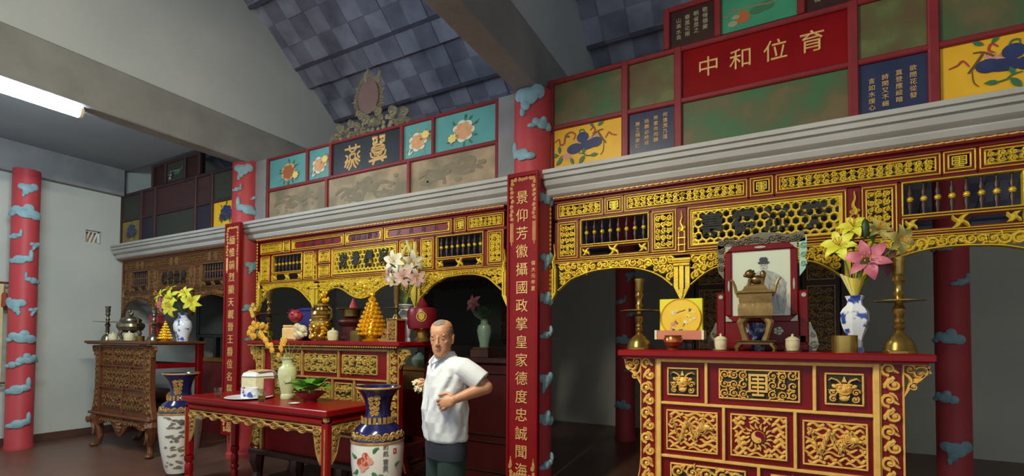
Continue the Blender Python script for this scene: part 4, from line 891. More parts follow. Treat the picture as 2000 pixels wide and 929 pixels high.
# ================================================================== BIG FLOOR VASES
def floor_vase(label, x, y, s, peony):
    t = thing('floor_vase', label, 'vase', (x, y, 0)); a = face(x, y)
    body = [(.13, 0), (.135, .03), (.118, .1), (.116, .14)]
    m = MB().lathe(body, 40, x, y); build('foot', m, 'dark_wood' if not peony else 'cobalt', t)
    pr = [(.116, .13), (.14, .2), (.175, .38), (.2, .58), (.205, .70), (.203, .76)]
    pr = [(R*s, z) for R, z in pr]; m = MB().lathe(pr, 40, x, y, cap=False); build('belly', m, 'vase_white', t)
    sh = [(R*s, z) for R, z in ((.203, .76), (.206, .775), (.195, .82), (.165, .865), (.12, .9), (.105, .93), (.098, .97))]
    m = MB().lathe(sh, 40, x, y, cap=False); m.mi = 1; m.lathe([(.207*s, .755), (.209*s, .765), (.207*s, .775)], 40, x, y)
    for k in range(9):
        q = a-1.2+.3*k; R = .190*s; M4 = Matrix.Translation((x+R*cos(q), y+R*sin(q), .815)) @ Matrix.Rotation(q+pi/2, 4, 'Z'); m.T = M4
        spiral(m, 0, .0, .028, -.004, .008, k, 1, .018); spiral(m, .035, -.012, .02, -.004, .008, k+2, -1, .013); m.T = None
    build('shoulder', m, ['cobalt', 'gold_dull'], t)
    nk = [(R*s, z) for R, z in ((.098, .965), (.095, 1.0), (.1, 1.05), (.115, 1.1), (.14, 1.14), (.17, 1.172), (.172, 1.182), (.16, 1.18), (.12, 1.13), (.09, 1.04), (.085, .97))]
    m = MB().lathe(nk, 40, x, y, cap=False); m.mi = 1; m.lathe([(.173*s, 1.170), (.176*s, 1.177), (.172*s, 1.186)], 40, x, y, cap=False)
    for k in range(12):
        q = a-1.7+.3*k; R = .125*s
        m.T = Matrix.Translation((x+R*cos(q), y+R*sin(q), .90)) @ Matrix.Rotation(q+pi/2, 4, 'Z'); m.box(-.012, .012, -.004, .004, .0, .05); m.T = None
    for dz in (0, .04, .08, .115):
        for u in (-.02, .015):
            q = a-.25+u/(.098*s); R = (.1+.012*(dz/.1)**2)*s; m.T = Matrix.Translation((x+R*cos(q), y+R*sin(q), .985+dz)) @ Matrix.Rotation(q+pi/2, 4, 'Z'); spiral(m, 0, 0, .024, -.002, .008, dz*40+u*90, 1, .016); m.T = None
    build('neck', m, ['cobalt', 'gold_dull'], t)
    m = MB(); rr = random.Random(3)
    def put(u, z, f):
        R = .2*s; 
        for (Ra, za), (Rb, zb) in zip(pr, pr[1:]):
            if za <= z <= zb: R = Ra+(Rb-Ra)*(z-za)/(zb-za)
        q = a+u/R; m.T = Matrix.Translation((x+(R+.002)*cos(q), y+(R+.002)*sin(q), z)) @ Matrix.Rotation(q+pi/2, 4, 'Z'); f(); m.T = None
    if peony:
        for k in range(16):
            g = rr.uniform(0, 6.28); d = rr.uniform(.01, .055); m.mi = 1 if k % 3 else 2
            put(-.1+d*cos(g), .63+d*sin(g), lambda: m.disc(0, 0, .024, .02, 0, .002, 9, rr.random()))
        m.mi = 3
        for u, z, g in ((-.03, .70, .8), (-.17, .66, 2.6), (-.16, .57, 3.8), (-.04, .55, -.9), (.0, .52, -.2), (.14, .58, .5), (-.1, .48, 3), (.05, .45, 0)): put(u, z, lambda: leaf(m, 0, 0, .06, g, 0, .003, .03))
        build('painting', m, ['ink_dark', 'ink_pink', 'ink_red', 'ink_green'], t)
        q = a+.06/(.203*s)
        for k, ch in enumerate('和瓶富貴'):
            R = .2045*s-.003*(k > 2); text('inscription', ch, .042, x+R*cos(q), y+R*sin(q), .735-.048*k-.012*(k > 1), 'ink_dark', t, .002, .001, rz=q+pi/2)
        m = MB(); q = a+.135/(.2*s); m.T = Matrix.Translation((x+.2035*s*cos(q), y+.2035*s*sin(q), .70)) @ Matrix.Rotation(q+pi/2, 4, 'Z'); ring(m, -.016, .016, -.02, .02, .004, -.002, .002); m.box(-.012, .012, -.001, .002, -.016, .016); build('seal_mark', m, 'ink_red', t)
    else:
        m.mi = 0
        for k in range(60):
            z = rr.uniform(.2, .74); u = rr.gauss(-.02, .06); g = rr.uniform(-.5, .5)
            put(u, z, lambda: m.disc(0, 0, rr.uniform(.012, .04), rr.uniform(.005, .016), 0, .0015, 7, g))
        build('painting', m, ['ink_dark', 'ink_green'], t)
floor_vase('tall cobalt necked floor vase with a peony painting beside the man', -2.735, 2.9, 1.0, True)
floor_vase('tall cobalt necked floor vase with grey landscape left of the offering table', -5.53, 2.9, .97, False)
# ================================================================== SMALL THINGS: SHARED BUILDERS
def prof(name, label, cat, x, y, z, P, m_, n=28, group=None, part='body', a0=0.):
    t = thing(name, label, cat, (x, y, z), group); b = MB().lathe(P, n, x, y, z, a0=a0); build(part, b, m_, t); return t
def candlestick(label, x, y, z, h, R, pan, m1='brass', wood=None):
    t = thing('candlestick', label, 'candlestick', (x, y, z)); k = h/.52
    b = MB().lathe([(R, 0), (R, .012), (R*.94, .02), (R*.86, .05*k), (R*.6, .085*k), (R*.3, .105*k), (.018, .12*k), (.03, .14*k), (.018, .155*k)], 28, x, y, z); build('base', b, m1, t)
    b = MB().lathe([(.016, .15*k), (.027, .17*k), (.017, .19*k), (.03, .215*k), (.034, .24*k), (.02, .262*k), (.02, .30*k), (.029, .32*k), (.018, .34*k), (.018, .37*k), (.032, .395*k), (.022, .42*k), (.03, .435*k), (.027, .49*k), (.034, .505*k), (.034, h), (.024, h), (.024, h-.02)], 20, x, y, z); build('stem', b, m1, t)
    b = MB().lathe([(.012, .274*k), (pan*.5, .276*k), (pan, .282*k), (pan, .286*k), (pan*.5, .281*k), (.012, .280*k)], 28, x, y, z); build('drip_pan', b, m1, t)
    return t
def lidcup(label, x, y, z, h=.105, r=.04, m_='cup_cream', group=None):
    t = thing('lidded_cup', label, 'cup', (x, y, z), group); k = h/.105
    b = MB().lathe([(r*.7, 0), (r*.72, .006), (r*.95, .02*k), (r, .05*k), (r*.97, .07*k)], 20, x, y, z); build('cup', b, m_, t)
    b = MB().lathe([(r*1.03, .07*k), (r, .078*k), (r*.6, .09*k), (r*.2, .095*k), (r*.16, .1*k), (r*.22, .107*k), (.001, .112*k)], 20, x, y, z); build('lid', b, m_, t)
    b = MB().lathe([(r*.6, 0), (r*1.2, .004), (r*1.3, .009), (r*1.1, .008), (r*.6, .004)], 20, x, y, z); build('saucer', b, m_, t)
def petal(b, c, d, up, L, w, curl):                   # one curved petal from centre c in direction d
    d = Vector(d).normalized(); up = Vector(up).normalized(); s = d.cross(up).normalized(); n = 6; vs = []
    for i in range(n+1):
        t = i/n; o = Vector(c)+d*(L*t*(1-.1*curl*t))+up*(L*(.42*t-curl*.55*t*t)); ww = w*sin(pi*(.10+.90*t)**.85)**.9 if i < n else 0.; ww = ww+.0015
        vs += [o-s*ww+up*ww*.25, o, o+s*ww+up*ww*.25]
    fs = []
    for i in range(n):
        for k in (0, 1): fs.append((3*i+k, 3*i+k+1, 3*i+k+4, 3*i+k+3))
    b.add(vs, fs)
def lily(label, base, pos, look, R, m_, group=None, m2='stem', leaves=2):
    t = thing('lily', label, 'flower', base, group); base = Vector(base); pos = Vector(pos); look = Vector(look).normalized()
    mid = (base+pos)/2+Vector((0, 0, .03)); b = MB().tube([base, base.lerp(mid, .5), mid, mid.lerp(pos, .6)-look*.01, pos-look*R*.45], [.005]*4+[.008], 6); build('stem', b, m2, t)
    b = MB(); a = look.orthogonal().normalized(); c = look.cross(a)
    for k in range(6):
        q = pi/3*k; d = a*cos(q)+c*sin(q)+look*(.28 if k % 2 else .45); petal(b, pos-look*R*.35, d, look, R*1.22, R*(.27 if k % 2 else .21), 1.15)
    build('petals', b, m_, t)
    b = MB()
    for k in range(6):
        q = pi/3*k+.3; e = pos+look*R*.38+(a*cos(q)+c*sin(q))*R*.2; b.tube([pos-look*R*.3, e], .0018, 5); b.ell(e, (.004, .004, .007), 6, 4)
    build('stamens', b, 'stamen', t)
    for k in range(leaves):
        o = mid.lerp(pos, .2+.3*k); b = MB(); q = k*2.4+pos.x*9; petal(b, o, (cos(q), sin(q)*.6-.3, .5), (0, 0, 1), R*1.1, R*.16, .8); build('leaf', b, 'leaf', t)
    return t
def jar_glass(label, x, y, z, r, h, tea):
    t = thing('glass_tumbler', label, 'glass', (x, y, z))
    b = MB().lathe([(r*.8, 0), (r, h), (r*.92, h), (r*.74, .006)], 20, x, y, z); build('tumbler', b, 'glass', t)
    if tea: b = MB().lathe([(r*.72, .007), (r*.86, h*tea)], 20, x, y, z); build('tea', b, 'tea', t)

# ------------------------------------------------------------------ right altar
Z = 1.497
candlestick('tall brass candlestick at the left end of the right altar', -.822, 3.56, Z, .515, .092, .14)
candlestick('tall brass candlestick at the right end of the right altar behind lilies', .695, 3.56, Z, .56, .084, .125)
lidcup('small cream lidded cup left of the bronze censer', -.266, 3.5, Z, .108)
lidcup('small cream lidded cup right of the bronze censer', .149, 3.5, Z, .106)
t = thing('display_stand', 'low dark stand under the pink tray', 'stand', (-.54, 3.6, Z)); b = MB().box(-.63, -.45, 3.56, 3.66, Z+.05, Z+.072, .004).box(-.62, -.59, 3.57, 3.65, Z, Z+.05).box(-.49, -.46, 3.57, 3.65, Z, Z+.05); build('body', b, 'dark_wood', t)
t = thing('gift_tray', 'shallow pink tray with cream edges holding the yellow cake box', 'tray', (-.54, 3.58, Z+.072)); b = MB().box(-.70, -.38, 3.53, 3.68, Z+.072, Z+.08).box(-.69, -.39, 3.53, 3.54, Z+.08, Z+.136).box(-.69, -.39, 3.67, 3.68, Z+.08, Z+.136); b.mi = 1; b.box(-.705, -.69, 3.525, 3.685, Z+.072, Z+.138).box(-.39, -.375, 3.525, 3.685, Z+.072, Z+.138); build('tray', b, ['salmon', 'cream_card'], t)
t = thing('cake_box', 'square yellow cake box with a round orange tin lid in its window', 'box', (-.535, 3.6, Z+.08)); b = MB().box(-.678, -.388, 3.575, 3.64, Z+.08, Z+.362, .003); build('box', b, 'box_yellow', t)
b = MB().disc(-.532, 1.722, .134, .134, 3.575, .010, 36); b.mi = 1; P = [(-.532+.134*cos(a), 1.722+.134*sin(a)) for a in [2*pi*k/36 for k in range(36)]]; b.ribbon(P, .009, 3.566, .006, True)
rr = random.Random(2)
for u, v, R, k in ((-.05, .035, .014, 4), (-.03, .05, .01, 4), (.06, .055, .01, 2), (.085, .035, .016, 5), (.05, .01, .02, 5), (.03, -.03, .018, 4), (.07, -.02, .016, 5), (-.05, -.045, .026, 3), (-.03, -.03, .012, 6), (-.06, -.065, .014, 3), (.02, -.05, .008, 2), (.09, .0, .012, 4), (.0, -.085, .02, 7), (-.05, -.09, .015, 7)):
    b.mi = k
    for j in range(4): b.disc(-.532+u+rr.uniform(-.008, .008), 1.722+v+rr.uniform(-.008, .008), R*.6, R*.4, 3.5645-.0008*(j % 3), .001, 8, rr.random()*3)
b.mi = 6; b.ribbon([(-.56, 1.755), (-.535, 1.768), (-.515, 1.772), (-.50, 1.78)], .008, 3.565, .001)
build('tin_lid', b, ['tin_orange', 'gold_bright', 'ink_navy', 'ink_pink', 'ink_white', 'ink_cream', 'ink_brown', 'ink_green'], t)
prof('offering_bowl', 'shiny copper footed bowl in front of the yellow cake box', 'bowl', -.563, 3.44, Z, [(.04, 0), (.042, .008), (.024, .016), (.05, .03), (.064, .055), (.062, .08), (.055, .092), (.059, .1), (.052, .1), (.05, .085), (.03, .04)], 'copper')
# bronze censer
t = thing('incense_burner', 'square bronze incense burner with a lion lid in front of the portrait', 'incense burner', (-.058, 3.47, Z)); cx, cy = -.058, 3.47
b = MB().box(cx-.105, cx+.105, cy-.08, cy+.08, Z+.04, Z+.062, .004).box(cx-.118, cx+.118, cy-.09, cy+.09, Z+.06, Z+.07, .004)
for sx in (-1, 1):
    for sy in (-1, 1): b.tube([(cx+sx*.09, cy+sy*.065, Z+.045), (cx+sx*.108, cy+sy*.08, Z+.02), (cx+sx*.104, cy+sy*.078, Z)], [.018, .014, .012], 8)
build('stand', b, 'brass_dark', t)
b = MB()
for sx in (-1, 1):
    for sy in (-1, 1): b.tube([(cx+sx*.055, cy+sy*.04, Z+.225), (cx+sx*.085, cy+sy*.06, Z+.18), (cx+sx*.07, cy+sy*.05, Z+.12), (cx+sx*.055, cy+sy*.04, Z+.068)], [.03, .024, .016, .022], 8)
b.lathe([(.120, 0), (.136, .012), (.140, .05), (.134, .085), (.126, .095), (.130, .11), (.136, .15), (.150, .158), (.152, .17), (.13, .172)], 4, cx, cy, Z+.212, a0=pi/4); build('body', b, 'bronze', t)
for sx in (-1, 1): b = MB().tube([(cx+sx*.098, cy, Z+.35), (cx+sx*.112, cy, Z+.385), (cx+sx*.118, cy, Z+.42), (cx+sx*.13, cy, Z+.455), (cx+sx*.145, cy, Z+.468)], [.008, .009, .009, .008, .006], 8); build('handle', b, 'bronze', t)
b = MB().lathe([(.122, 0), (.1, .012), (.085, .035), (.06, .045), (.03, .05)], 4, cx, cy, Z+.38, a0=pi/4); build('lid', b, 'bronze', t)
b = MB(); z = Z+.43; b.ell((cx+.012, cy, z+.03), (.045, .03, .03)); b.ell((cx-.032, cy-.012, z+.068), (.028, .026, .028)); b.ell((cx-.055, cy-.02, z+.058), (.014, .014, .012)); b.ell((cx+.045, cy, z+.06), (.018, .014, .03))
for dx, dy in ((-.03, -.02), (-.03, .02), (.04, -.02), (.04, .02)): b.tube([(cx+dx, cy+dy, z+.035), (cx+dx*1.1, cy+dy, z)], [.012, .009], 7)
for k in range(8): a = k*.8; b.ell((cx-.026+.022*cos(a), cy-.005, z+.07+.022*sin(a)), .009, 6, 4)
build('lion', b, 'brass_dark', t)
prof('ceramic_bowl', 'blue and white bowl behind the legs of the bronze burner', 'bowl', -.045, 3.60, Z, [(.04, 0), (.042, .05), (.03, .06), (.05, .1), (.062, .15), (.066, .185), (.06, .185), (.05, .12)], 'porcelain_navy')
# portrait in a stand
t = thing('portrait_frame', 'red inlaid frame holding a grey portrait in the middle of the right altar', 'picture frame', (-.03, 3.68, Z)); y = 3.66
b = MB().box(-.30, .245, y-.05, y+.09, Z, Z+.05, .008).box(-.285, .23, y-.02, y+.06, Z+.05, Z+.10).box(-.26, .205, y-.01, y+.03, Z+.10, Z+.20)
for x in (-.275, .22): b.box(x-.028, x+.028, y-.02, y+.05, Z+.05, Z+.40, .008)
build('stand', b, 'red_deep', t)
b = MB(); ring(b, -.248, .190, 1.69, 2.218, .043, y-.02, y+.02, .006); build('frame', b, 'red_deep', t)
for sx, x in ((1, -.244), (-1, .186)):
    for sz, z in ((-1, 2.214), (1, 1.694)): b = MB().prism([(x, z), (x+sx*.042, z), (x+sx*.032, z+sz*.016), (x+sx*.022, z+sz*.02), (x+sx*.016, z+sz*.032), (x, z+sz*.042)], y-.024, y-.018); build('pearl_inlay', b, 'pearl', t)
    b = MB().disc(x+sx*.02, 1.94, .006, .04, y-.019, .004, 8); build('pearl_inlay', b, 'pearl', t)
for x, z, rx_, rz_ in ((-.03, 2.196, .035, .008), (-.275, 1.865, .014, .014), (.22, 1.865, .014, .014)): build('pearl_inlay', MB().disc(x, z, rx_, rz_, y-.021, .005, 12), 'pearl', t)
for x in (-.13, .075):
    b = MB()
    for k in range(5): a = k*1.256; b.disc(x+.016*cos(a), 1.63+.016*sin(a), .014, .012, y-.012, .005, 8)
    b.disc(x, 1.63, .008, .008, y-.016, .005, 8); build('pearl_inlay', b, 'pearl', t)
b = MB(); b.box(-.205, .147, y-.004, y+.004, 1.733, 2.175); b.mi = 1
b.prism([(-.10, 1.74), (.11, 1.74), (.125, 1.83), (.115, 1.90), (.128, 1.945), (.10, 1.99), (.05, 2.025), (.01, 2.04), (-.035, 2.038), (-.085, 2.01), (-.115, 1.95), (-.125, 1.85)], y-.006, y-.004)
b.mi = 2
for P in ([(.0, 2.03), (.03, 1.98), (.02, 1.9), (-.01, 1.82)], [(.06, 2.0), (.085, 1.93), (.07, 1.85), (.085, 1.76)], [(-.06, 2.0), (-.075, 1.93), (-.05, 1.84), (-.07, 1.76)], [(.03, 1.95), (.07, 1.92), (.1, 1.93)], [(-.03, 1.94), (-.07, 1.9), (-.1, 1.92)], [(.1, 1.98), (.12, 1.9), (.105, 1.82)], [(-.02, 2.035), (.0, 2.02), (.02, 2.034)]): b.ribbon(P, [.004, .012, .012, .004][:len(P)] if len(P) == 4 else [.004, .01, .004], y-.006, .001)
b.mi = 3; b.disc(-.010, 2.068, .023, .032, y-.006, .0015, 18)
b.mi = 4; b.prism([(-.045, 2.088), (-.03, 2.080), (.01, 2.080), (.026, 2.088), (.022, 2.098), (-.041, 2.098)], y-.0085, y-.007); b.prism([(-.032, 2.097), (.013, 2.097), (.016, 2.115), (.006, 2.128), (-.026, 2.128), (-.036, 2.115)], y-.0085, y-.007)
for x in (-.02, .0): b.disc(x, 2.072, .0055, .0025, y-.0076, .0006, 8)
b.disc(-.010, 2.052, .008, .0022, y-.0076, .0006, 8); b.mi = 2; b.ribbon([(-.010, 2.074), (-.011, 2.062)], .004, y-.0075, .0008)
build('picture', b, ['photo_pale', 'photo_mid', 'photo_grey', 'photo_white', 'photo_dark'], t)
rr = random.Random(8); b = MB(); P = [(-.295, 2.20), (-.29, 2.27), (-.20, 2.25), (-.12, 2.275), (-.03, 2.30), (.06, 2.29), (.14, 2.27), (.225, 2.29), (.235, 2.22), (.19, 2.215), (-.24, 2.215)]
b.prism(P, y-.008, y+.008)
for k in range(16): spiral(b, -.27+.031*k, 2.245+.012*sin(k*1.3), .022, y-.008, .012, k, 1 if k % 2 else -1, .014)
build('crest', b, 'ornament_grey', t)
for sx, xx, mm in ((-1, -.268, 'ornament_grey'), (1, .212, 'ear_sheen')):
    b = MB().prism([(xx-sx*.015, 2.22), (xx+sx*.03, 2.25), (xx+sx*.028, 2.15), (xx+sx*.012, 2.12), (xx+sx*.028, 2.09), (xx+sx*.022, 2.04), (xx-sx*.012, 1.99)], y-.008, y+.008)
    for z in (2.19, 2.13, 2.07): spiral(b, xx+sx*.008, z, .02, y-.008, .012, z*9, sx, .012)
    build('ear_ornament', b, mm, t)
    xx = xx+sx*.045
    b = MB().prism([(xx, Z+.19), (xx+sx*.012, Z+.15), (xx+sx*.03, Z+.12), (xx+sx*.045, Z+.05), (xx+sx*.03, Z+.005), (xx-sx*.01, Z+.0), (xx-sx*.01, Z+.19)], y-.01, y+.01); spiral(b, xx+sx*.015, Z+.045, .028, y-.01, .012, 0, sx, .014); spiral(b, xx+sx*.006, Z+.11, .016, y-.01, .012, 2, -sx, .01); build('side_ornament', b, 'ornament_pale' if sx > 0 else 'ornament_grey', t)
prof('flower_vase', 'faceted blue and white vase of lilies on the right altar', 'vase', .487, 3.6, Z, [(.046, 0), (.046, .02), (.040, .03), (.040, .07), (.046, .10), (.07, .16), (.077, .20), (.077, .245), (.068, .265), (.044, .29), (.040, .315), (.050, .34), (.054, .346), (.045, .346), (.034, .31)], 'porcelain_blue', 6, a0=.2)
prof('brass_cup', 'open brass cylinder cup in front of the lily vase', 'cup', .42, 3.5, Z, [(.066, 0), (.066, .1), (.068, .103), (.063, .103), (.062, .01)], 'brass', 32)
t = thing('flower_wrapper', 'striped yellow paper cone around the lily stems in the faceted vase', 'wrapper', (.487, 3.6, 1.84)); b = MB()
vs = []; n = 28
for k in range(n+1): a = 2*pi*k/n; R = .066+.006*(k % 2); vs += [(.487+.012*cos(a), 3.6+.012*sin(a), 1.83), (.487+R*cos(a)-.004, 3.6+R*sin(a), 1.965+.02*cos(a*2))]
b.add(vs, [(2*k, 2*k+2, 2*k+3, 2*k+1) for k in range(n)]); b.m = [k % 2 for k in range(n)]; build('paper', b, ['wrap_yellow', 'wrap_cream'], t)
b0 = (.487, 3.6, 1.84)
lily('bright yellow lily, the lower left bloom of the right altar vase', b0, (.40, 3.54, 2.165), (-.3, -1, .35), .105, 'lily_yellow')
lily('yellow lily at the top of the right altar vase, partly turned away', b0, (.48, 3.58, 2.285), (-.2, -.8, .6), .09, 'lily_yellow')
lily('large pink lily facing out of the right altar vase', b0, (.535, 3.48, 2.055), (-.15, -1, .1), .125, 'lily_pink')
lily('dull mauve lily behind the large pink one', b0, (.645, 3.6, 2.06), (.4, -.9, .1), .10, 'lily_mauve')
lily('pale yellow lily at upper right of the right altar vase', b0, (.62, 3.62, 2.26), (.3, -.9, .5), .085, 'lily_pale')
lily('pale yellow lily drooping over the right candlestick', b0, (.72, 3.56, 2.165), (.5, -.8, -.1), .095, 'lily_pale')
t = thing('lily_bud', 'closed green lily bud rising between the yellow blooms', 'flower', b0); b = MB().tube([b0, (.51, 3.58, 2.05), (.535, 3.57, 2.2)], .005, 6).ell((.54, 3.57, 2.25), (.022, .022, .06)); build('bud', b, 'leaf_dark', t)

# ------------------------------------------------------------------ middle altar
Z = 1.533
candlestick('dark brass candlestick at the left end of the middle altar', -5.06, 3.58, Z, .56, .06, .12, 'brass_dark')
t = thing('carved_stand', 'red and gold carved stand holding a candlestick on the middle altar', 'stand', (-3.3, 3.62, Z)); rr = random.Random(4)
b = MB().box(-3.25, -3.13, 3.56, 3.68, Z, Z+.215, .004); b.mi = 1; ring(b, -3.25, -3.13, Z, Z+.215, .016, 3.55, 3.57); b.box(-3.26, -3.12, 3.55, 3.69, Z+.205, Z+.222); scrolls(b, -3.232, -3.148, Z+.02, Z+.2, 3.56, .05, rr, .014)
b.mi = 0; b.box(-3.34, -3.25, 3.58, 3.67, Z, Z+.13); b.mi = 1; scrolls(b, -3.34, -3.25, Z+.01, Z+.125, 3.58, .05, rr, .014); b.box(-3.47, -3.25, 3.56, 3.68, Z, Z+.03); spiral(b, -3.40, Z+.07, .045, 3.6, .02, 0, 1, .022)
build('body', b, ['red_deep', 'gold_dull'], t)
t = thing('candlestick', 'slim dark brass candlestick on the red carved stand before the white lilies', 'candlestick', (-3.19, 3.62, Z+.222)); b = MB().lathe([(.045, 0), (.04, .02), (.018, .05), (.014, .09), (.024, .11), (.02, .14), (.03, .17), (.028, .22), (.034, .24), (.03, .31), (.034, .325), (.02, .325)], 18, -3.19, 3.62, Z+.222); build('stem', b, 'brass_dark', t); b = MB().lathe([(.01, .098), (.11, .103), (.11, .106), (.01, .102)], 24, -3.19, 3.62, Z+.222); build('drip_pan', b, 'brass_dark', t)
b = MB(); rr = random.Random(6); t = thing('chrysanthemums', 'bunch of yellow chrysanthemums at the left end of the middle altar', 'flowers', (-4.98, 3.46, Z))
cs = []
for k in range(26):
    x = -5.1+rr.uniform(-.16, .3); z = Z+.03+rr.uniform(0, .17)*(1-abs(x+5.03)*1.2); y_ = 3.43+rr.uniform(-.04, .06); cs.append((x, y_, z))
for k in range(9): cs.append((-4.86+.028*k+rr.uniform(-.02, .02), 3.34, Z+.06-.018*k+rr.uniform(-.02, .02)))
for c_ in cs:
    for j in range(7): a = j*.9; b.ell((c_[0]+.021*cos(a), c_[1]-.008, c_[2]+.021*sin(a)), (.016, .014, .014), 6, 4)
    b.ell((c_[0], c_[1]-.014, c_[2]), .016, 6, 4)
build('blooms', b, 'mum_yellow', t); b = MB()
for k in range(8): b.tube([(-5.2+.05*k, 3.47, Z), (-5.0+.02*k, 3.45, Z+.07)], .004, 5); petal(b, (-5.0+.03*k, 3.43, Z+.05), (cos(k*2), -.4, .3), (0, 0, 1), .1, .02, .7)
build('stems', b, 'leaf', t)
t = thing('chrysanthemums', 'few yellow chrysanthemums hanging high beside the left candlestick', 'flowers', (-5.28, 3.55, Z+.3)); b = MB()
for k in range(7):
    c_ = (-5.25+rr.uniform(-.05, .05), 3.52, Z+.33+rr.uniform(-.07, .09))
    for j in range(7): a = j*.9; b.ell((c_[0]+.016*cos(a), c_[1]-.008, c_[2]+.016*sin(a)), (.013, .012, .011), 6, 4)
build('blooms', b, 'mum_yellow', t); b = MB().tube([(-5.1, 3.5, Z), (-5.2, 3.52, Z+.2), (-5.25, 3.52, Z+.34)], .004, 5); build('stem', b, 'stem', t)
t = thing('blue_crate', 'dark blue plastic box behind the fruit on the middle altar', 'box', (-4.52, 3.72, Z)); b = MB().box(-4.70, -4.40, 3.68, 3.80, Z, Z+.37, .02).box(-4.72, -4.38, 3.67, 3.81, Z+.33, Z+.36, .01); build('box', b, 'blue_plastic', t)
t = thing('offering_packet', 'orange wrapped food packet at the left of the middle altar', 'packet', (-4.62, 3.55, Z)); b = MB().box(-4.74, -4.52, 3.5, 3.6, Z, Z+.15, .02).box(-4.72, -4.54, 3.5, 3.6, Z+.145, Z+.17, .01); build('packet', b, 'orange_pack', t)
t = thing('offering_packet', 'crinkled clear and cream packet under the red fruit', 'packet', (-4.45, 3.52, Z)); b = MB()
for k in range(10): b.ell((-4.46+rr.uniform(-.05, .06), 3.52+rr.uniform(-.03, .03), Z+.04+rr.uniform(0, .14)), (.05, .03, .035), 7, 5, Euler((rr.random(), rr.random(), rr.random())).to_matrix())
build('packet', b, 'cream_card', t)
t = thing('dragon_fruit', 'red dragon fruit on top of the packets on the middle altar', 'fruit', (-4.50, 3.5, Z+.20)); b = MB().ell((-4.50, 3.5, Z+.265), (.075, .07, .068), 14, 10)
for k in range(18): a = k*2.4; e = -.9+1.8*k/18; d = Vector((cos(a)*cos(e), sin(a)*cos(e), sin(e))); petal(b, Vector((-4.50, 3.5, Z+.265))+d*.062, d+Vector((0, 0, .8)), d, .03, .014, -.2)
build('fruit', b, 'fruit_red', t)
t = thing('incense_burner', 'golden dragon incense burner with a lion finial on the middle altar', 'incense burner', (-4.19, 3.58, Z)); cx, cy = -4.19, 3.58
b = MB().lathe([(.10, 0), (.11, .02), (.075, .04), (.07, .07)], 24, cx, cy, Z); b.lathe([(.06, .07), (.1, .11), (.12, .16), (.115, .21), (.09, .235), (.1, .25), (.1, .262), (.08, .262)], 24, cx, cy, Z)
b.mi = 1
for k in range(46): a = rr.uniform(-pi, 0); z = rr.uniform(.03, .22); R = .11; b.ell((cx+R*cos(a), cy+R*sin(a), Z+z), (rr.uniform(.012, .03), .016, rr.uniform(.008, .02)), 7, 4)
build('body', b, ['brass', 'gold_bright'], t)
b = MB().lathe([(.10, .262), (.115, .28), (.1, .31), (.065, .33), (.055, .36), (.085, .372), (.085, .385), (.03, .40)], 24, cx, cy, Z); build('lid', b, 'brass', t)
b = MB()
for sx in (-1, 1): b.tube([(cx+sx*.1, cy, Z+.2), (cx+sx*.15, cy, Z+.25), (cx+sx*.15, cy, Z+.33), (cx+sx*.11, cy, Z+.36)], .014, 8)
build('handles', b, 'brass_dark', t)
b = MB(); z = Z+.40; x = cx+.04; b.ell((x, cy, z+.03), (.04, .03, .035)); b.ell((x+.005, cy-.02, z+.08), (.032, .03, .03)); b.ell((x+.02, cy-.045, z+.075), .016); b.ell((x-.02, cy, z+.11), (.012, .01, .018)); b.ell((x+.03, cy, z+.11), (.012, .01, .018)); b.ell((x+.05, cy, z+.04), (.014, .014, .03)); build('lion', b, 'gold_bright', t)
t = thing('lacquer_box', 'dark red lacquer pedestal box with a round brass dish on the middle altar', 'box', (-3.9, 3.72, Z)); b = MB().lathe([(.12, 0), (.12, .03), (.1, .05), (.1, .15), (.13, .18), (.14, .2), (.13, .22), (.09, .24)], 28, -3.9, 3.72, Z); build('pedestal', b, 'red_dark', t)
b = MB().lathe([(.05, .24), (.085, .26), (.09, .33), (.16, .335), (.165, .345), (.08, .345)], 28, -3.9, 3.72, Z); build('dish', b, 'brass_dark', t)
t = thing('paper_cone', 'small red cone standing on the round brass dish', 'offering', (-3.88, 3.72, Z+.345)); b = MB().lathe([(.045, 0), (.004, .11)], 12, -3.88, 3.72, Z+.345); build('cone', b, 'fruit_red', t)
lidcup('pale lidded cup between the dragon burner and the gold cone on the middle altar', -3.93, 3.5, Z, .13, .055, 'cup_cream')
prof('brass_cup', 'small brass cylinder cup before the gold cone tower', 'cup', -3.56, 3.48, Z, [(.072, 0), (.072, .105), (.075, .108), (.066, .108), (.065, .01)], 'brass_dark', 28)
def cone_tower(label, x, y, z, h, R, rows):
    t = thing('gold_cone_tower', label, 'offering', (x, y, z)); b = MB().lathe([(R*.8, 0), (R*.85, .03*h), (R*.55, .06*h), (R*.6, .12*h)], 24, x, y, z); build('base', b, 'gold_bright', t)
    b = MB().lathe([(R*.9, .12*h), (R*.12, .86*h)], 20, x, y, z)
    for j in range(rows):
        u = j/(rows-1); zz = z+h*(.15+.68*u); r_ = R*(.93-.76*u); n = max(6, int(22*(1-u)+5*u)); s = r_*pi/n
        for k in range(n): a = 2*pi*(k+.5*(j % 2))/n; b.ell((x+r_*cos(a), y+r_*sin(a), zz), (s*1.05, s*1.05, h*.36/rows), 7, 5)
    build('studded_cone', b, 'gold_bright', t)
    b = MB().lathe([(R*.13, .84*h), (R*.2, .87*h), (R*.1, .9*h), (R*.18, .93*h), (R*.16, .96*h), (.002, h)], 14, x, y, z)
    build('finial', b, 'gold_bright', t)
cone_tower('tall shiny gold studded cone on the middle altar', -3.49, 3.6, Z, .5, .165, 9)
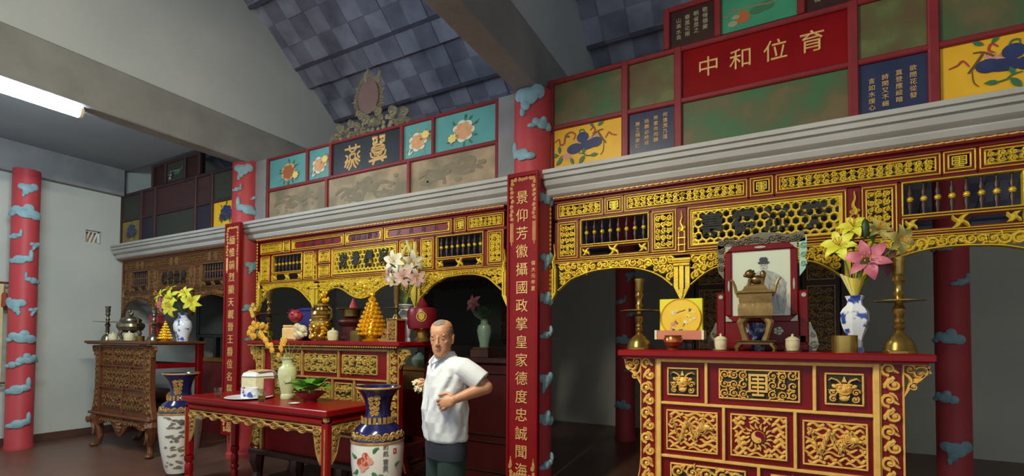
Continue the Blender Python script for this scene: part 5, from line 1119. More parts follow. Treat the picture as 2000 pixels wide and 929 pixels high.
prof('flower_vase', 'white vase holding white lilies on the middle altar', 'vase', -3.22, 3.78, Z, [(.06, 0), (.06, .02), (.05, .04), (.08, .12), (.11, .2), (.1, .26), (.05, .31), (.045, .34), (.085, .365), (.085, .372), (.035, .35)], 'porcelain')
b0 = (-3.22, 3.78, Z+.36)
for lab, p, lk, R, mm in (('white lily with open face, front left of the middle altar bunch', (-3.24, 3.62, 2.33), (.35, -1, .05), .12, 'lily_white'), ('white lily on the right of the middle altar bunch, seen from the side', (-3.02, 3.66, 2.30), (.9, -.5, -.3), .12, 'lily_white'),
                          ('small white lily low in the middle altar bunch', (-3.22, 3.6, 2.13), (.2, -1, -.4), .085, 'lily_white'), ('blush lily under the white ones of the middle altar bunch', (-3.10, 3.6, 2.16), (.4, -1, -.1), .11, 'lily_blush'), ('dull white lily at far left of the middle altar bunch', (-3.36, 3.66, 2.20), (-.5, -1, 0), .11, 'lily_blush'), ('blush lily at lower right of the middle altar bunch', (-2.96, 3.64, 2.14), (.8, -.8, -.3), .1, 'lily_blush'), ('white lily behind the others of the middle altar bunch', (-3.30, 3.72, 2.26), (-.3, -1, .2), .11, 'lily_white')):
    lily(lab, b0, p, lk, R, mm)
for k, (x, z) in enumerate(((-3.10, 2.47), (-3.02, 2.44), (-3.16, 2.42))):
    t = thing('lily_bud', ('tallest closed pale lily bud above the middle altar', 'closed pale lily bud leaning right above the middle altar', 'closed pale lily bud leaning left above the middle altar')[k], 'flower', b0); b = MB().tube([b0, (x-.03, 3.7, 2.2), (x, 3.68, z-.06)], .005, 6); b.ell((x, 3.68, z), (.02, .02, .075), 10, 8, Matrix.Rotation((k-1)*.4, 3, 'Y')); build('bud', b, 'lily_pale', t)
t = thing('lantern', 'dark red round lantern with a gold longevity sign at the right of the middle altar', 'lantern', (-2.86, 3.72, Z)); x, y_ = -2.97, 3.74
b = MB().lathe([(.10, .11), (.135, .13), (.145, .18), (.145, .30), (.13, .325), (.09, .335)], 28, x, y_, Z); build('drum', b, 'red_maroon', t)
b = MB().lathe([(.07, 0), (.075, .02), (.055, .04), (.06, .09), (.08, .112)], 24, x, y_, Z); build('base', b, 'brass', t)
b = MB(); q = face(x, y_, -.05); b.T = Matrix.Translation((x+.146*cos(q), y_+.146*sin(q), Z+.24)) @ Matrix.Rotation(q+pi/2, 4, 'Z'); b.ribbon([(.045*cos(a), .045*sin(a)) for a in [2*pi*k/20 for k in range(20)]], .008, 0, .004, True); shou(b, -.034, .034, -.034, .034, 0, .004); build('longevity_sign', b, 'gold', t)
b = MB().lathe([(.05, .335), (.055, .36), (.03, .40), (.015, .43)], 16, x, y_, Z); build('cap', b, 'red_maroon', t)

# ------------------------------------------------------------------ left altar
Z = 1.506
candlestick('slim brass candlestick at the left end of the left altar', -8.45, 3.42, Z, .5, .075, .17, 'pewter')
candlestick('slim brass candlestick near the flowers on the left altar', -7.36, 3.5, Z, .46, .085, .12, 'pewter')
t = thing('incense_burner', 'round pewter three legged incense burner on the left altar', 'incense burner', (-7.98, 3.5, Z)); x, y_ = -7.98, 3.5
b = MB().lathe([(.06, .12), (.14, .15), (.165, .2), (.16, .24), (.12, .27), (.13, .285)], 28, x, y_, Z)
for k in range(3): a = -pi/2+k*2.094; b.tube([(x+.1*cos(a), y_+.1*sin(a), Z+.16), (x+.13*cos(a), y_+.13*sin(a), Z+.1), (x+.1*cos(a), y_+.1*sin(a), Z+.03), (x+.12*cos(a), y_+.12*sin(a), Z)], [.035, .025, .018, .022], 8)
build('bowl', b, 'pewter', t)
b = MB().lathe([(.13, .285), (.12, .31), (.07, .335), (.04, .345)], 28, x, y_, Z); b.ell((x, y_, Z+.38), (.04, .03, .035)); b.ell((x-.02, y_-.01, Z+.42), (.026, .024, .024)); b.ell((x+.04, y_, Z+.40), (.012, .012, .026)); build('lid', b, 'pewter', t)
b = MB()
for s in (-1, 1): b.tube([(x+s*.15, y_, Z+.22), (x+s*.2, y_, Z+.25), (x+s*.2, y_, Z+.3), (x+s*.17, y_, Z+.32)], .012, 8)
build('handles', b, 'pewter', t)
lidcup('pale lidded cup left of the pewter burner', -8.19, 3.38, Z, .12, .055, 'cup_cream')
lidcup('pale lidded cup right of the pewter burner', -7.74, 3.38, Z, .13, .06, 'cup_cream')
prof('brass_cup', 'small dull brass cup before the red box on the left altar', 'cup', -7.5, 3.4, Z, [(.05, 0), (.052, .07), (.05, .07), (.045, .01)], 'brass_dark')
t = thing('gift_box', 'upright red gift box on the left altar', 'box', (-7.56, 3.62, Z)); b = MB().box(-7.66, -7.44, 3.58, 3.66, Z, Z+.36, .004); b.mi = 1; b.box(-7.66, -7.44, 3.577, 3.58, Z+.24, Z+.26).box(-7.6, -7.5, 3.576, 3.58, Z+.1, Z+.2); build('box', b, ['fruit_red', 'salmon'], t)
cone_tower('small gold studded cone by the blue and white vase on the left altar', -7.20, 3.56, Z, .28, .085, 6)
prof('flower_vase', 'blue and white vase of yellow lilies on the left altar', 'vase', -7.20, 3.78, Z, [(.07, 0), (.072, .02), (.07, .05), (.105, .15), (.115, .22), (.10, .28), (.06, .32), (.05, .36), (.065, .39), (.06, .395), (.04, .35)], 'porcelain_blue')
b0 = (-7.20, 3.78, Z+.39)
for lab, p, lk, R, mm in (('yellow lily at far left of the left altar vase', (-7.52, 3.62, 2.16), (-.2, -1, .5), .13, 'lily_yellow'), ('yellow lily in the middle of the left altar vase', (-7.22, 3.6, 2.10), (.2, -1, .3), .15, 'lily_yellow'), ('low yellow lily at the front of the left altar vase', (-7.16, 3.56, 1.96), (.3, -1, -.2), .14, 'lily_yellow'), ('yellow lily at the top right of the left altar vase', (-6.96, 3.66, 2.17), (.4, -1, .5), .11, 'lily_yellow'), ('drooping yellow lily at far right of the left altar vase', (-6.80, 3.66, 2.03), (.7, -.8, -.2), .14, 'lily_yellow'), ('pink lily on the left side of the left altar vase', (-7.40, 3.58, 2.02), (.0, -1, .1), .12, 'lily_pink'), ('dull pink lily low behind the red box', (-7.52, 3.66, 1.93), (-.2, -1, -.2), .1, 'lily_mauve'), ('yellow bloom at the top of the left altar vase', (-7.40, 3.7, 2.24), (-.2, -.8, .7), .09, 'lily_yellow')): lily(lab, b0, p, lk, R, mm)
t = thing('crate', 'dark crate on the lower shelf of the left altar', 'crate', (-7.3, 3.62, .506)); b = MB().box(-7.75, -7.04, 3.45, 3.85, .506, .66, .006); b.mi = 1; b.box(-7.75, -7.04, 3.447, 3.45, .57, .59); build('body', b, ['dark_wood', 'shrine_wood'], t)
t = thing('wooden_drum', 'small wooden drum lying on the dark crate under the left altar', 'drum', (-7.3, 3.62, .66)); b = MB().tube([(-7.62, 3.66, .76), (-7.5, 3.655, .76), (-7.3, 3.64, .76), (-7.1, 3.62, .76)], [.085, .1, .1, .08], 20); build('shell', b, 'dark_wood', t); b = MB().tube([(-7.11, 3.62, .76), (-6.97, 3.61, .76)], .078, 20); build('head', b, 'cab_orange', t)

# ------------------------------------------------------------------ offering table
Z = .996
jar_glass('empty glass tumbler at the left front of the offering table', -4.66, 2.78, Z, .036, .085, .2)
jar_glass('glass tumbler half full of yellow tea right of the blue cup', -3.98, 2.76, Z, .034, .088, .6)
prof('platter', 'white round platter under the blue and white pot', 'plate', -4.28, 2.84, Z, [(.10, 0), (.15, .006), (.205, .018), (.2, .021), (.13, .011), (.001, .009)], 'porcelain', 40)
prof('brush_pot', 'squat blue and white pot standing on the white platter', 'pot', -4.26, 2.83, Z+.0095, [(.07, 0), (.074, .01), (.072, .05), (.074, .086), (.078, .092), (.07, .092), (.064, .02)], 'porcelain_blue', 28)
prof('rice_bowl', 'small cream dish behind the blue and white pot', 'dish', -4.46, 2.99, Z, [(.03, 0), (.05, .012), (.065, .026), (.06, .026), (.02, .008)], 'cup_cream')
t = thing('red_cup', 'dark red cup behind the blue and white pot', 'cup', (-4.22, 3.0, Z)); b = MB().lathe([(.05, 0), (.05, .02), (.048, .17), (.05, .175), (.044, .175), (.042, .02)], 24, -4.22, 3.0, Z); build('cup', b, 'red_cup', t)
t = thing('hexagonal_jar', 'white marbled hexagonal jar with papers on its lid on the offering table', 'jar', (-4.42, 3.05, Z)); b = MB().lathe([(.09, .0), (.10, .02), (.13, .05), (.165, .075), (.165, .185), (.15, .187)], 6, -4.45, 3.06, Z, a0=.25); b.mi = 1; b.lathe([(.168, .185), (.168, .192), (.15, .2)], 6, -4.45, 3.06, Z, a0=.25); build('jar', b, ['cup_cream', 'ink_dark'], t)
b = MB().lathe([(.165, .193), (.15, .225), (.11, .24), (.1, .238)], 6, -4.45, 3.06, Z, a0=.25); build('lid', b, 'porcelain', t)
for lab, x0, x1, dz, rz, mm in (('orange paper lying on the lid of the hexagonal jar', -4.50, -4.40, .238, .2, 'paper_orange'), ('peach papers lying on the lid of the hexagonal jar beside the orange one', -4.41, -4.30, .238, -.05, 'paper_peach')):
    t = thing('paper', lab, 'paper', ((x0+x1)/2, 3.04, Z+dz)); b = MB(); b.T = Matrix.Translation(((x0+x1)/2, 3.04, Z+dz)) @ Matrix.Rotation(rz, 4, 'Z')
    for k in range(4): b.box(-.05, .05, -.08+.004*k, .07+.004*k, .003*k, .003*k+.002)
    build('sheets', b, mm, t)
t = thing('flower_vase', 'cream crackled vase with flower stems on the offering table', 'vase', (-3.93, 3.0, Z)); x, y_ = -3.96, 3.0
b = MB().lathe([(.055, 0), (.058, .01), (.055, .04), (.05, .05), (.062, .1), (.08, .2), (.083, .25), (.075, .285), (.05, .31), (.045, .33), (.05, .36), (.068, .378), (.07, .384), (.055, .384), (.04, .33)], 30, x, y_, Z); build('body', b, 'celadon', t)
b = MB().disc(0, 0, .034, .034, 0, .004, 16); b2 = MB(); q = face(x, y_); b2.T = Matrix.Translation((x+.078*cos(q), y_+.078*sin(q), Z+.19)) @ Matrix.Rotation(q+pi/2, 4, 'Z'); b2.disc(0, 0, .034, .034, 0, .004, 16); b2.ribbon([(.034*cos(a), .034*sin(a)) for a in [2*pi*k/16 for k in range(16)]], .006, 0, .006, True); build('medallion', b2, 'celadon', t)
t = thing('flowering_branch', 'thin bare and green stems standing in the cream vase', 'flowers', (x, y_, Z+.3)); b = MB()
for dx, dy, h in ((-.09, .02, .30), (-.06, .0, .34), (-.03, .03, .27), (.11, .0, .25), (.2, .02, .27)): b.tube([(x, y_, Z+.25), (x+dx*.4, y_+dy, Z+.42), (x+dx, y_+dy, Z+.36+h*.6)], .0035, 5)
build('stems', b, 'stem', t); b = MB()
for k in range(12):
    c_ = (x-.10+.012*k*(.6)+rr.uniform(-.03, .03), y_-.01, Z+.42+.022*k*.6+rr.uniform(-.02, .03))
    for j in range(6): a = j*1.05; b.ell((c_[0]+.014*cos(a), c_[1]-.006, c_[2]+.014*sin(a)), (.011, .010, .010), 6, 4)
build('blooms', b, 'mum_yellow', t)
prof('glass_bowl', 'wide reddish bowl with a pale rim holding the leafy plant', 'bowl', -3.62, 2.98, Z, [(.06, 0), (.065, .008), (.05, .014), (.10, .05), (.135, .085), (.128, .085), (.09, .05), (.04, .02)], 'red_cup', 32)
t = thing('leafy_plant', 'broad green leafy plant in the reddish bowl on the offering table', 'plant', (-3.62, 2.98, Z+.03)); b = MB()
for a, e, L, w_ in ((2.8, .55, .20, .07), (-2.4, .35, .22, .085), (-1.2, .2, .2, .08), (.3, .7, .22, .07), (-.4, .35, .24, .075), (1.2, .6, .2, .06), (-1.8, .8, .17, .06), (.0, .15, .25, .06)):
    o = Vector((-3.62+.03*cos(a), 2.98+.03*sin(a), Z+.10)); b.tube([(-3.62, 2.98, Z+.02), o], .004, 5); d = Vector((cos(a)*cos(e), sin(a)*cos(e), sin(e))); petal(b, o, d, (0, 0, 1), L, w_*1.3, .9)
build('leaves', b, 'leaf', t)
prof('saucer', 'tiny white saucer in front of the leafy plant bowl', 'dish', -3.60, 2.80, Z, [(.025, 0), (.045, .008), (.042, .01), (.02, .004)], 'porcelain')

# ------------------------------------------------------------------ rooms behind the screens
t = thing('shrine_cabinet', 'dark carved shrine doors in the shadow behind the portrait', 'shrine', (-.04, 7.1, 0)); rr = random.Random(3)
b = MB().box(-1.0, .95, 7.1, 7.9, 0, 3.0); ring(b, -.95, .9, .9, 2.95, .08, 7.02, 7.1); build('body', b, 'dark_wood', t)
for x0, x1 in ((-.86, -.45), (-.43, -.03), (-.01, .39), (.41, .81)):
    b = MB().box(x0, x1, 7.06, 7.09, .95, 2.85, .004); b.mi = 1
    for z0, z1 in ((1.0, 1.25), (1.32, 2.25), (2.32, 2.55), (2.6, 2.8)): ring(b, x0+.05, x1-.05, z0, z1, .014, 7.04, 7.065); scrolls(b, x0+.07, x1-.07, z0+.02, z1-.02, 7.06, .1, rr, .02)
    build('door', b, ['shrine_wood', 'gold_dull'], t)
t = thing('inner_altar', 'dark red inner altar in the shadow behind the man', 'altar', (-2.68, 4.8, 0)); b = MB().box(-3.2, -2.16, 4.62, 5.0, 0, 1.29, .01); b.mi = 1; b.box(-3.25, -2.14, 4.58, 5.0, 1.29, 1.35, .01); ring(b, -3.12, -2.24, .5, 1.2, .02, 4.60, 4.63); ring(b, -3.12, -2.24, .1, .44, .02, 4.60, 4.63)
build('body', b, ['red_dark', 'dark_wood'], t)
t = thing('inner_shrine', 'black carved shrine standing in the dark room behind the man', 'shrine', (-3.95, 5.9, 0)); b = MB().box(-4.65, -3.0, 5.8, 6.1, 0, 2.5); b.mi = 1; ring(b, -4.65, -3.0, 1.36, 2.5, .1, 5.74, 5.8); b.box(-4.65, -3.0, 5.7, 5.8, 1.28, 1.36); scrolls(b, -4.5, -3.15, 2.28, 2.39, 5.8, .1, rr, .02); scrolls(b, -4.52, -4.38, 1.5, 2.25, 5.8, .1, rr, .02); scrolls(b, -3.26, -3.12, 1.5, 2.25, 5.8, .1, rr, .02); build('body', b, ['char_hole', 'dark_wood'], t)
t = thing('vase_stand', 'square wooden stand under the pale green vase', 'stand', (-2.9, 4.79, 1.35)); b = MB().box(-3.02, -2.78, 4.68, 4.91, 1.35, 1.44, .006).box(-3.0, -2.80, 4.70, 4.89, 1.44, 1.465, .006); build('body', b, 'shrine_wood', t)
prof('flower_vase', 'pale green vase in the dark room behind the man', 'vase', -2.9, 4.8, 1.465, [(.053, 0), (.057, .01), (.053, .035), (.075, .12), (.088, .195), (.075, .25), (.044, .275), (.044, .31), (.06, .326), (.044, .326), (.03, .28)], 'celadon_green')
b0 = (-2.9, 4.8, 1.785); lily('dim pink lily in the pale green vase', b0, (-3.04, 4.75, 1.98), (-.2, -1, .2), .12, 'lily_mauve'); t = thing('foliage', 'dark green foliage standing in the pale green vase', 'plant', b0); b = MB()
for k in range(12): a = k*.6; petal(b, (-2.89, 4.79, 1.79), (cos(a), -.3, .9+.3*sin(k)), (0, -1, .2), .17, .026, .5)
build('leaves', b, 'leaf_dark', t)
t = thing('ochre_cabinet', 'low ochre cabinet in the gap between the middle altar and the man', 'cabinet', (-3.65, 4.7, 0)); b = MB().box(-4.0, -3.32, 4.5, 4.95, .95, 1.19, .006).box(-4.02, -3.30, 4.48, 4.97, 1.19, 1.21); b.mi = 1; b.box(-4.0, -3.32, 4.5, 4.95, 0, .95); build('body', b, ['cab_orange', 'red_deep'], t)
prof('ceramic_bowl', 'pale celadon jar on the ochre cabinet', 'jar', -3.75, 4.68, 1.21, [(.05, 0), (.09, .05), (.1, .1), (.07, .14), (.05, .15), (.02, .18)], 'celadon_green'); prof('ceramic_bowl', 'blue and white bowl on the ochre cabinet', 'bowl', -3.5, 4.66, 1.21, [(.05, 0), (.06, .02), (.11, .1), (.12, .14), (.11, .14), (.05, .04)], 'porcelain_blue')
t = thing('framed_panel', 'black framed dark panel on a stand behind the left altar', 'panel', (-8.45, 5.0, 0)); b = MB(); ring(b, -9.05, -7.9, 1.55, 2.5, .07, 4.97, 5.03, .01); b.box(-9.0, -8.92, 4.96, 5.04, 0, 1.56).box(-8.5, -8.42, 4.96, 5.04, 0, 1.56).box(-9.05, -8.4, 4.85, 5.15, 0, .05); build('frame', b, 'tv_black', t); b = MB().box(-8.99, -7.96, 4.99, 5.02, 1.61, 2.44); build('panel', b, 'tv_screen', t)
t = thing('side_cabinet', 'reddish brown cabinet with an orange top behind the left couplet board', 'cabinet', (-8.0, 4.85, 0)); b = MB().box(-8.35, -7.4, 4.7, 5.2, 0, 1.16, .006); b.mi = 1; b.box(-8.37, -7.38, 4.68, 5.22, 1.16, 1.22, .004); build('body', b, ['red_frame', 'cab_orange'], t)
# ceremonial banner at the left edge
t = thing('banner', 'cream ceremonial banner on wooden rods at the white wall', 'banner', (-9.38, 2.42, .9)); b = MB()
n = 10; vs = []
for i in range(n+1):
    y_ = 2.2+.40*i/n; o = .012*sin(i*1.9); vs += [(-9.42+o, y_, .92), (-9.42+o*.4, y_, 2.3)]
b.add(vs, [(2*i, 2*i+1, 2*i+3, 2*i+2) for i in range(n)]); build('cloth', b, 'banner_cream', t)
b = MB().tube([(-9.42, 2.1, 2.31), (-9.42, 2.65, 2.31)], .015, 8).ell((-9.42, 2.665, 2.31), (.02, .035, .02)); build('top_rod', b, 'brown_wood', t); b = MB().tube([(-9.42, 2.12, .91), (-9.42, 2.64, .91)], .014, 8); build('bottom_rod', b, 'brown_wood', t)
b = MB().tube([(-9.41, 2.61, 2.3), (-9.41, 2.61, 2.18)], .004, 5).lathe([(.012, 0), (.03, -.03), (.034, -.2), (.02, -.21)], 10, -9.41, 2.61, 2.18); build('tassel', b, 'tassel', t)
b = MB().tube([(-9.54, 2.3, 2.33), (-9.42, 2.3, 2.31)], .008, 6); build('hook', b, 'brass_dark', t)
# ================================================================== THE STANDING MAN
man = thing('person', 'older man in a white shirt standing beside the floor vase, hand at his waist', 'person', (-1.787, 2.5, 0), rz=math.radians(-26))
WMAN = WM[man].copy()
def limb(b, pts, rs, n=14):
    b.tube(pts, rs, n)
    for p, r_ in zip(pts, rs): b.ell(p, r_*.99, 12, 8)
def hand(b, w, f, nrm, side, curls, sc=1., spread=.12):
    w = Vector(w); f = Vector(f).normalized(); nrm = Vector(nrm); nrm = (nrm-f*nrm.dot(f)).normalized(); s = f.cross(nrm)*side
    R3 = Matrix((s, f, nrm)).transposed()
    b.ell(w+f*.048*sc, (.037*sc, .052*sc, .016*sc), 12, 10, R3); b.ell(w+f*.02*sc, (.026*sc, .035*sc, .018*sc), 10, 8, R3)
    for k, (o, L, r_) in enumerate(((.028, .9, .0088), (.009, 1., .0092), (-.011, .95, .0088), (-.029, .75, .0078))):
        p = w+f*.088*sc+s*o*sc; d = (f+s*spread*(o/.03)).normalized(); P = [p-d*.02*sc, p]; a = 0
        for sl, c_ in zip((.042, .027, .021), curls):
            a += c_+.06*k; q = d*cos(a)+nrm*sin(a); p = p+q*sl*L*sc; P.append(p)
        limb(b, P, [r_*1.08*sc, r_*1.08*sc, r_*sc, r_*.93*sc, r_*.8*sc], 8)
    p = w+f*.018*sc+s*.026*sc; q1 = (s*.75+f*.6+nrm*.3).normalized(); q2 = (s*.15+f*.9+nrm*.35).normalized()
    limb(b, [p, p+q1*.034*sc, p+q1*.034*sc+q2*.032*sc, p+q1*.034*sc+q2*.055*sc], [.013*sc, .0115*sc, .010*sc, .008*sc], 8)
b = MB(); b.T = WMAN
HM = Matrix.Translation((0.020, -.047, 1.565)) @ Matrix.Rotation(math.radians(44), 4, 'Z') @ Matrix.Rotation(math.radians(5), 4, 'X') @ Matrix.Rotation(math.radians(-4), 4, 'Y') @ Matrix.Scale(.95, 4)
# neck, trunk, legs
limb(b, [(0, .005, 1.38), (0, -.01, 1.43), (.002, -.035, 1.50)], [.062, .054, .055])
for z, a_, b_, y in ((.95, .145, .105, 0), (1.03, .14, .108, -.008), (1.12, .14, .108, -.012), (1.22, .145, .10, -.004), (1.31, .15, .095, 0), (1.38, .13, .078, .006)): b.ell((0, y, z), (a_, b_, .075), 18, 10)
for s in (-1, 1): limb(b, [(s*.085, 0, .9), (s*.09, -.012, .5), (s*.09, .012, .28), (s*.088, .012, .07)], [.082, .058, .05, .036]); b.ell((s*.09, -.05, .035), (.042, .11, .034)); b.ell((s*.145, .015, 1.39), (.052, .05, .05))
# his left arm: hand at the waist
limb(b, [(.15, .02, 1.395), (.205, .085, 1.335), (.25, .135, 1.272)], [.05, .046, .042]); limb(b, [(.25, .135, 1.272), (.24, .06, 1.25), (.21, -.045, 1.212)], [.042, .038, .026])
hand(b, (.208, -.05, 1.210), (-.45, -.72, -.30), (-.80, .45, -.25), -1, (.95, 1.1, .8), 1.0)
# his right arm: forearm raised in front, holding a small bunch of flowers
limb(b, [(-.15, .02, 1.395), (-.2, .085, 1.29), (-.225, .14, 1.19)], [.05, .044, .04]); limb(b, [(-.225, .14, 1.19), (-.215, .06, 1.215), (-.19, -.015, 1.236)], [.04, .036, .025])
hand(b, (-.19, -.018, 1.237), (.12, -.97, .18), (.75, .1, .6), -1, (.75, .9, .6), 1.0)
# head
b.T = WMAN @ HM
HR = [(-.119, .016, -.078, -.04), (-.112, .030, -.087, -.012), (-.095, .045, -.090, .012), (-.07, .056, -.090, .036), (-.045, .062, -.088, .058), (-.02, .066, -.085, .08), (.005, .067, -.081, .095), (.03, .070, -.082, .104), (.055, .0715, -.078, .107), (.08, .069, -.066, .102), (.1, .060, -.045, .087), (.115, .043, -.02, .064), (.123, .02, .008, .038)]
vs = []; n = 32
for z, a_, yf_, yb_ in HR:
    for i in range(n):
        t_ = 2*pi*i/n; ce, se = cos(t_), sin(t_); ym = (yf_+yb_)/2; vs.append((a_*abs(ce)**.86*(1 if ce >= 0 else -1), ym+(yb_-yf_)/2*abs(se)**.92*(1 if se >= 0 else -1), z))
b.add(vs, [tuple(range(n-1, -1, -1)), tuple(range(n*(len(HR)-1), n*len(HR)))]+[(n*k+i, n*k+(i+1) % n, n*(k+1)+(i+1) % n, n*(k+1)+i) for k in range(len(HR)-1) for i in range(n)])
for s in (-1, 1):
    b.ell((s*.036, -.0585, -.022), (.021, .015, .020), 14, 10); b.ell((s*.027, -.0705, .027), (.022, .007, .007), 12, 8); b.ell((s*.0105, -.096, -.031), (.0085, .010, .0075), 8, 6)
    b.ell((s*.072, .014, -.004), (.008, .019, .029), 12, 8, Matrix.Rotation(s*.35, 3, 'Z')); b.ell((s*.076, .021, .012), (.007, .017, .014), 8, 6); b.ell((s*.070, .005, -.030), (.008, .009, .011), 8, 6)
    b.ell((s*.029, -.0665, .002), (.015, .010, .009), 12, 8); b.ell((s*.03, -.0650, -.010), (.015, .009, .006), 10, 6)
for s in (-1, 1):
    b.tube([(s*.013, -.086, -.030), (s*.024, -.083, -.045), (s*.030, -.076, -.064)], [.004, .0042, .002], 8); b.ell((s*.029, -.068, -.0075), (.013, .008, .0045), 10, 6)
b.tube([(0, -.083, .022), (0, -.092, -.004), (0, -.103, -.026)], [.0075, .0085, .0105], 10); b.ell((0, -.103, -.029), (.011, .011, .009), 10, 8)
b.ell((0, -.084, -.052), (.022, .010, .010), 12, 8); b.ell((0, -.088, -.0585), (.021, .0095, .0055), 12, 8); b.ell((0, -.086, -.069), (.018, .0095, .006), 12, 8)
remeshed('body', b, 'skin', man, .0030, 5)
b = MB(); b.T = WMAN @ HM
for s in (-1, 1): b.ell((s*.0295, -.0742, .0012), (.0120, .0042, .0032), 12, 6)
build('eyes', b, 'eye_dark', man)
b = MB(); b.T = WMAN @ HM
for s in (-1, 1): b.tube([(s*.013, -.0785, .029), (s*.028, -.0762, .033), (s*.046, -.064, .030)], [.0012, .0022, .001], 6)
build('eyebrows', b, 'brow', man)
b = MB(); b.T = WMAN @ HM; b.tube([(-.020, -.0885, -.0625), (-.01, -.0935, -.0640), (.01, -.0935, -.0640), (.020, -.0885, -.0620)], [.0008, .0018, .0018, .0008], 6); build('mouth_line', b, 'lip', man)
# receding grey hair as a thin cap
hv = MB(); nu, nv = 80, 60; vs = []
for j in range(nv+1):
    for i in range(nu):
        a = 2*pi*i/nu; e = pi*j/nv; p = Vector((.0745*sin(e)*cos(a), .0965*sin(e)*sin(a), .0905*cos(e))); c1 = p.y+.014; z = p.z+.036
        lim = -.06 if c1 > .05 else (-.06+.09*(.05-c1)/.05 if c1 > .0 else .03+.066*min(1, -c1/.05))
        k = 1-.10*min(1, max(0, (lim+.006-z)/.02)); k += .006*sin(a*29+e*7)*sin(e*23)
        if abs(p.x) > .058 and -.03 < c1 < .03 and z < .03: k = .88
        vs.append((p.x*k, .014+p.y*k, .036+p.z*k))
fs = [(nu*j+i, nu*(j+1)+i, nu*(j+1)+(i+1) % nu, nu*j+(i+1) % nu) for j in range(nv) for i in range(nu)]
hv.T = WMAN @ HM; hv.add(vs, fs); build('hair', hv, 'hair_grey', man, 60)
# shirt
b = MB(); b.T = WMAN; Zs = [(.935, .160, .118, .0), (.95, .166, .124, 0), (1.0, .164, .126, -.004), (1.06, .160, .130, -.010), (1.13, .160, .130, -.012), (1.2, .160, .124, -.008), (1.27, .166, .118, -.002), (1.34, .172, .110, .003), (1.39, .165, .098, .008), (1.425, .13, .08, .008), (1.45, .085, .066, .0), (1.465, .06, .058, -.008)]
vs = []; n = 72
for k, (z, a_, b_, y) in enumerate(Zs):
    for i in range(n):
        t_ = 2*pi*i/n; f_ = .006*sin(5*t_+z*26)+.0055*sin(9*t_-z*23+1)+.004*sin(14*t_+z*40) if z < 1.40 else 0; f_ *= min(1, .15+(z-.93)/.12)
        ce, se = cos(t_), sin(t_); e = .88; vs.append(((a_+f_)*abs(ce)**e*(1 if ce >= 0 else -1), y+(b_+f_)*abs(se)**e*(1 if se >= 0 else -1), z))
fs = [tuple(range(n-1, -1, -1)), tuple(range(n*(len(Zs)-1), n*len(Zs)))]
for k in range(len(Zs)-1):
    for i in range(n): fs.append((n*k+i, n*k+(i+1) % n, n*(k+1)+(i+1) % n, n*(k+1)+i))
b.add(vs, fs)
b.tube([(.10, .012, 1.395), (.15, .03, 1.385), (.195, .075, 1.345), (.232, .112, 1.305)], [.062, .070, .069, .070], 20); b.tube([(-.10, .012, 1.395), (-.155, .025, 1.385), (-.19, .065, 1.325), (-.214, .105, 1.255)], [.062, .068, .066, .066], 20)
for p0, p1, r_ in (((.09, -.06, 1.33), (.2, .05, 1.30), .017), ((.08, -.09, 1.27), (.17, .0, 1.32), .017), ((.05, -.118, 1.17), (.15, -.05, 1.24), .015), ((.06, -.118, 1.10), (.15, -.06, 1.15), .014), ((.0, -.128, 1.06), (.1, -.10, 1.12), .013), ((.14, .03, 1.20), (.16, .05, 1.28), .012), ((.16, -.02, 1.02), (.15, -.05, 1.12), .010)): b.tube([p0, ((p0[0]+p1[0])/2, (p0[1]+p1[1])/2-.004, (p0[2]+p1[2])/2), p1], [.003, r_, .003], 10)
sh = remeshed('shirt', b, 'shirt', man, .005, 3)
b = MB(); b.T = WMAN; n = 30; vs = []
for i in range(n+1):
    a = -pi/2+.22+(2*pi-.44)*i/n; drop = .040*max(0, -sin(a+.0))**5
    for R, z in ((.054, 1.482-.012*max(0, -sin(a))), (.060, 1.486-.012*max(0, -sin(a))), (.084+.020*max(0, -sin(a))**3, 1.447-drop), (.074, 1.446-drop)): vs.append((R*cos(a), -.014+R*sin(a)*1.02, z))
fs = [(0, 1, 2, 3), (4*n+3, 4*n+2, 4*n+1, 4*n)]
for i in range(n):
    for k in range(4): fs.append((4*i+k, 4*i+4+k, 4*i+4+(k+1) % 4, 4*i+(k+1) % 4))
b.add(vs, fs); build('collar', b, 'shirt', man)
b = MB(); b.T = WMAN; b.tube([(.006, -.082, 1.41), (.006, -.107, 1.34), (.006, -.123, 1.25), (.006, -.140, 1.13), (.006, -.134, 1.03), (.006, -.126, .942)], .006, 8); build('placket', b, 'shirt', man)
b = MB(); b.T = WMAN
for z, y in ((1.37, -.104), (1.29, -.122), (1.21, -.136), (1.13, -.145), (1.05, -.142)): b.ell((.006, y, z), (.005, .003, .005), 8, 6)
build('buttons', b, 'button', man)
b = MB(); b.T = WMAN; vs = []; n = 32; Zt = [(1.0, .155, .112), (.95, .158, .116), (.90, .176, .118), (.83, .178, .112)]
for z, a_, b_ in Zt:
    for i in range(n): t_ = 2*pi*i/n; vs.append((a_*cos(t_), b_*sin(t_), z))
fs = [tuple(range(n)), tuple(range(n*4-1, n*3-1, -1))]+[(n*k+i, n*(k+1)+i, n*(k+1)+(i+1) % n, n*k+(i+1) % n) for k in range(3) for i in range(n)]
b.add(vs, fs); build('trousers', b, 'trousers_navy', man)
b = MB(); b.T = WMAN
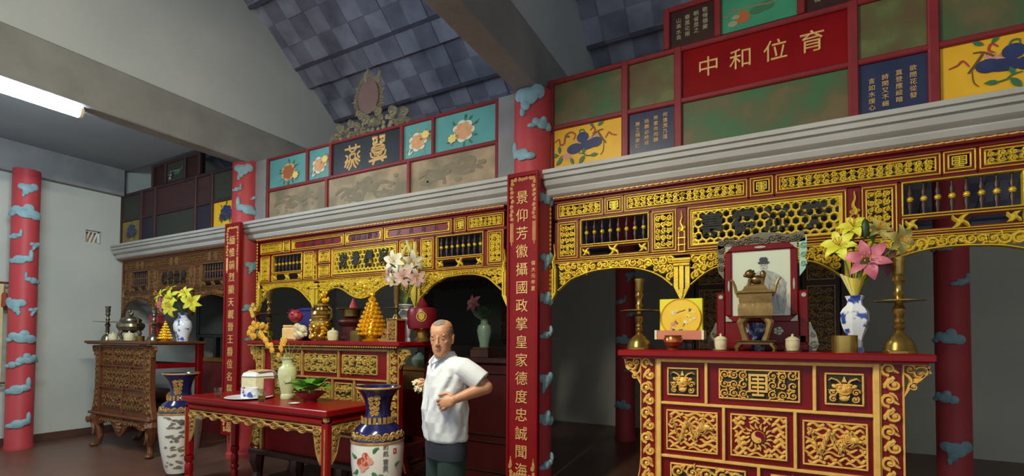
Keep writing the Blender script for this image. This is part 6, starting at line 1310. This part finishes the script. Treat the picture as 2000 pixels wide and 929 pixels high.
for s in (-1, 1): b.tube([(s*.075, 0, .845), (s*.08, 0, .72), (s*.088, -.008, .5), (s*.09, .008, .28), (s*.09, .01, .08)], [.092, .088, .078, .068, .066], 18)
build('trouser_legs', b, 'trousers_green', man)
# what he holds
t = thing('flower_bunch', 'small bunch of cream flowers in the right hand of the man', 'flowers', tuple(WMAN @ Vector((-.165, -.12, 1.262)))); b = MB(); b.T = WMAN; rr = random.Random(11)
for k in range(24):
    c_ = (-.150+rr.uniform(-.028, .03), -.115+rr.uniform(-.035, .035), 1.262+rr.uniform(-.026, .03))
    for j in range(5): a = j*1.257; b.ell((c_[0]+.009*cos(a), c_[1]+.004*sin(a*2), c_[2]+.009*sin(a)), (.008, .007, .007), 6, 4)
build('blooms', b, 'cup_cream', t); b = MB(); b.T = WMAN; b.tube([(-.155, -.125, 1.26), (-.165, -.115, 1.235), (-.168, -.11, 1.212)], .006, 6); build('stems', b, 'stem', t)

# ================================================================== GROUPS OF REPEATS
GR = {'pillar': 'red pillars with blue clouds', 'couplet_board': 'red couplet boards on the pillars', 'carved_screen': 'carved screens under the cornices', 'painted_frieze': 'painted friezes above the cornices', 'altar_table': 'carved altars under the screens', 'floor_vase': 'pair of floor vases by the offering table', 'fluorescent_lamp': 'lamps under the beams', 'glass_tumbler': 'glass tumblers on the offering table', 'gold_cone_tower': 'gold studded cones'}
BY = {'lily': 'lilies', 'lily_bud': 'lily buds', 'candlestick': 'candlesticks', 'lidded_cup': 'lidded cups', 'brass_cup': 'brass cups', 'incense_burner': 'incense burners', 'chrysanthemums': 'chrysanthemum bunches', 'offering_packet': 'food packets', 'paper': 'papers'}
for o in list(COL.objects):
    if o.parent or 'label' not in o: continue
    k = o.name.split('.')[0]
    if k in GR: o['group'] = GR[k]
    elif k in BY and not (k == 'lily' and o.location.y > 4.2): o['group'] = BY[k]+(' of the right altar' if o.location.x > -2 else ' of the middle altar' if o.location.x > -6 and o.location.y > 3.3 else ' of the offering table' if o.location.x > -6 else ' of the left altar')
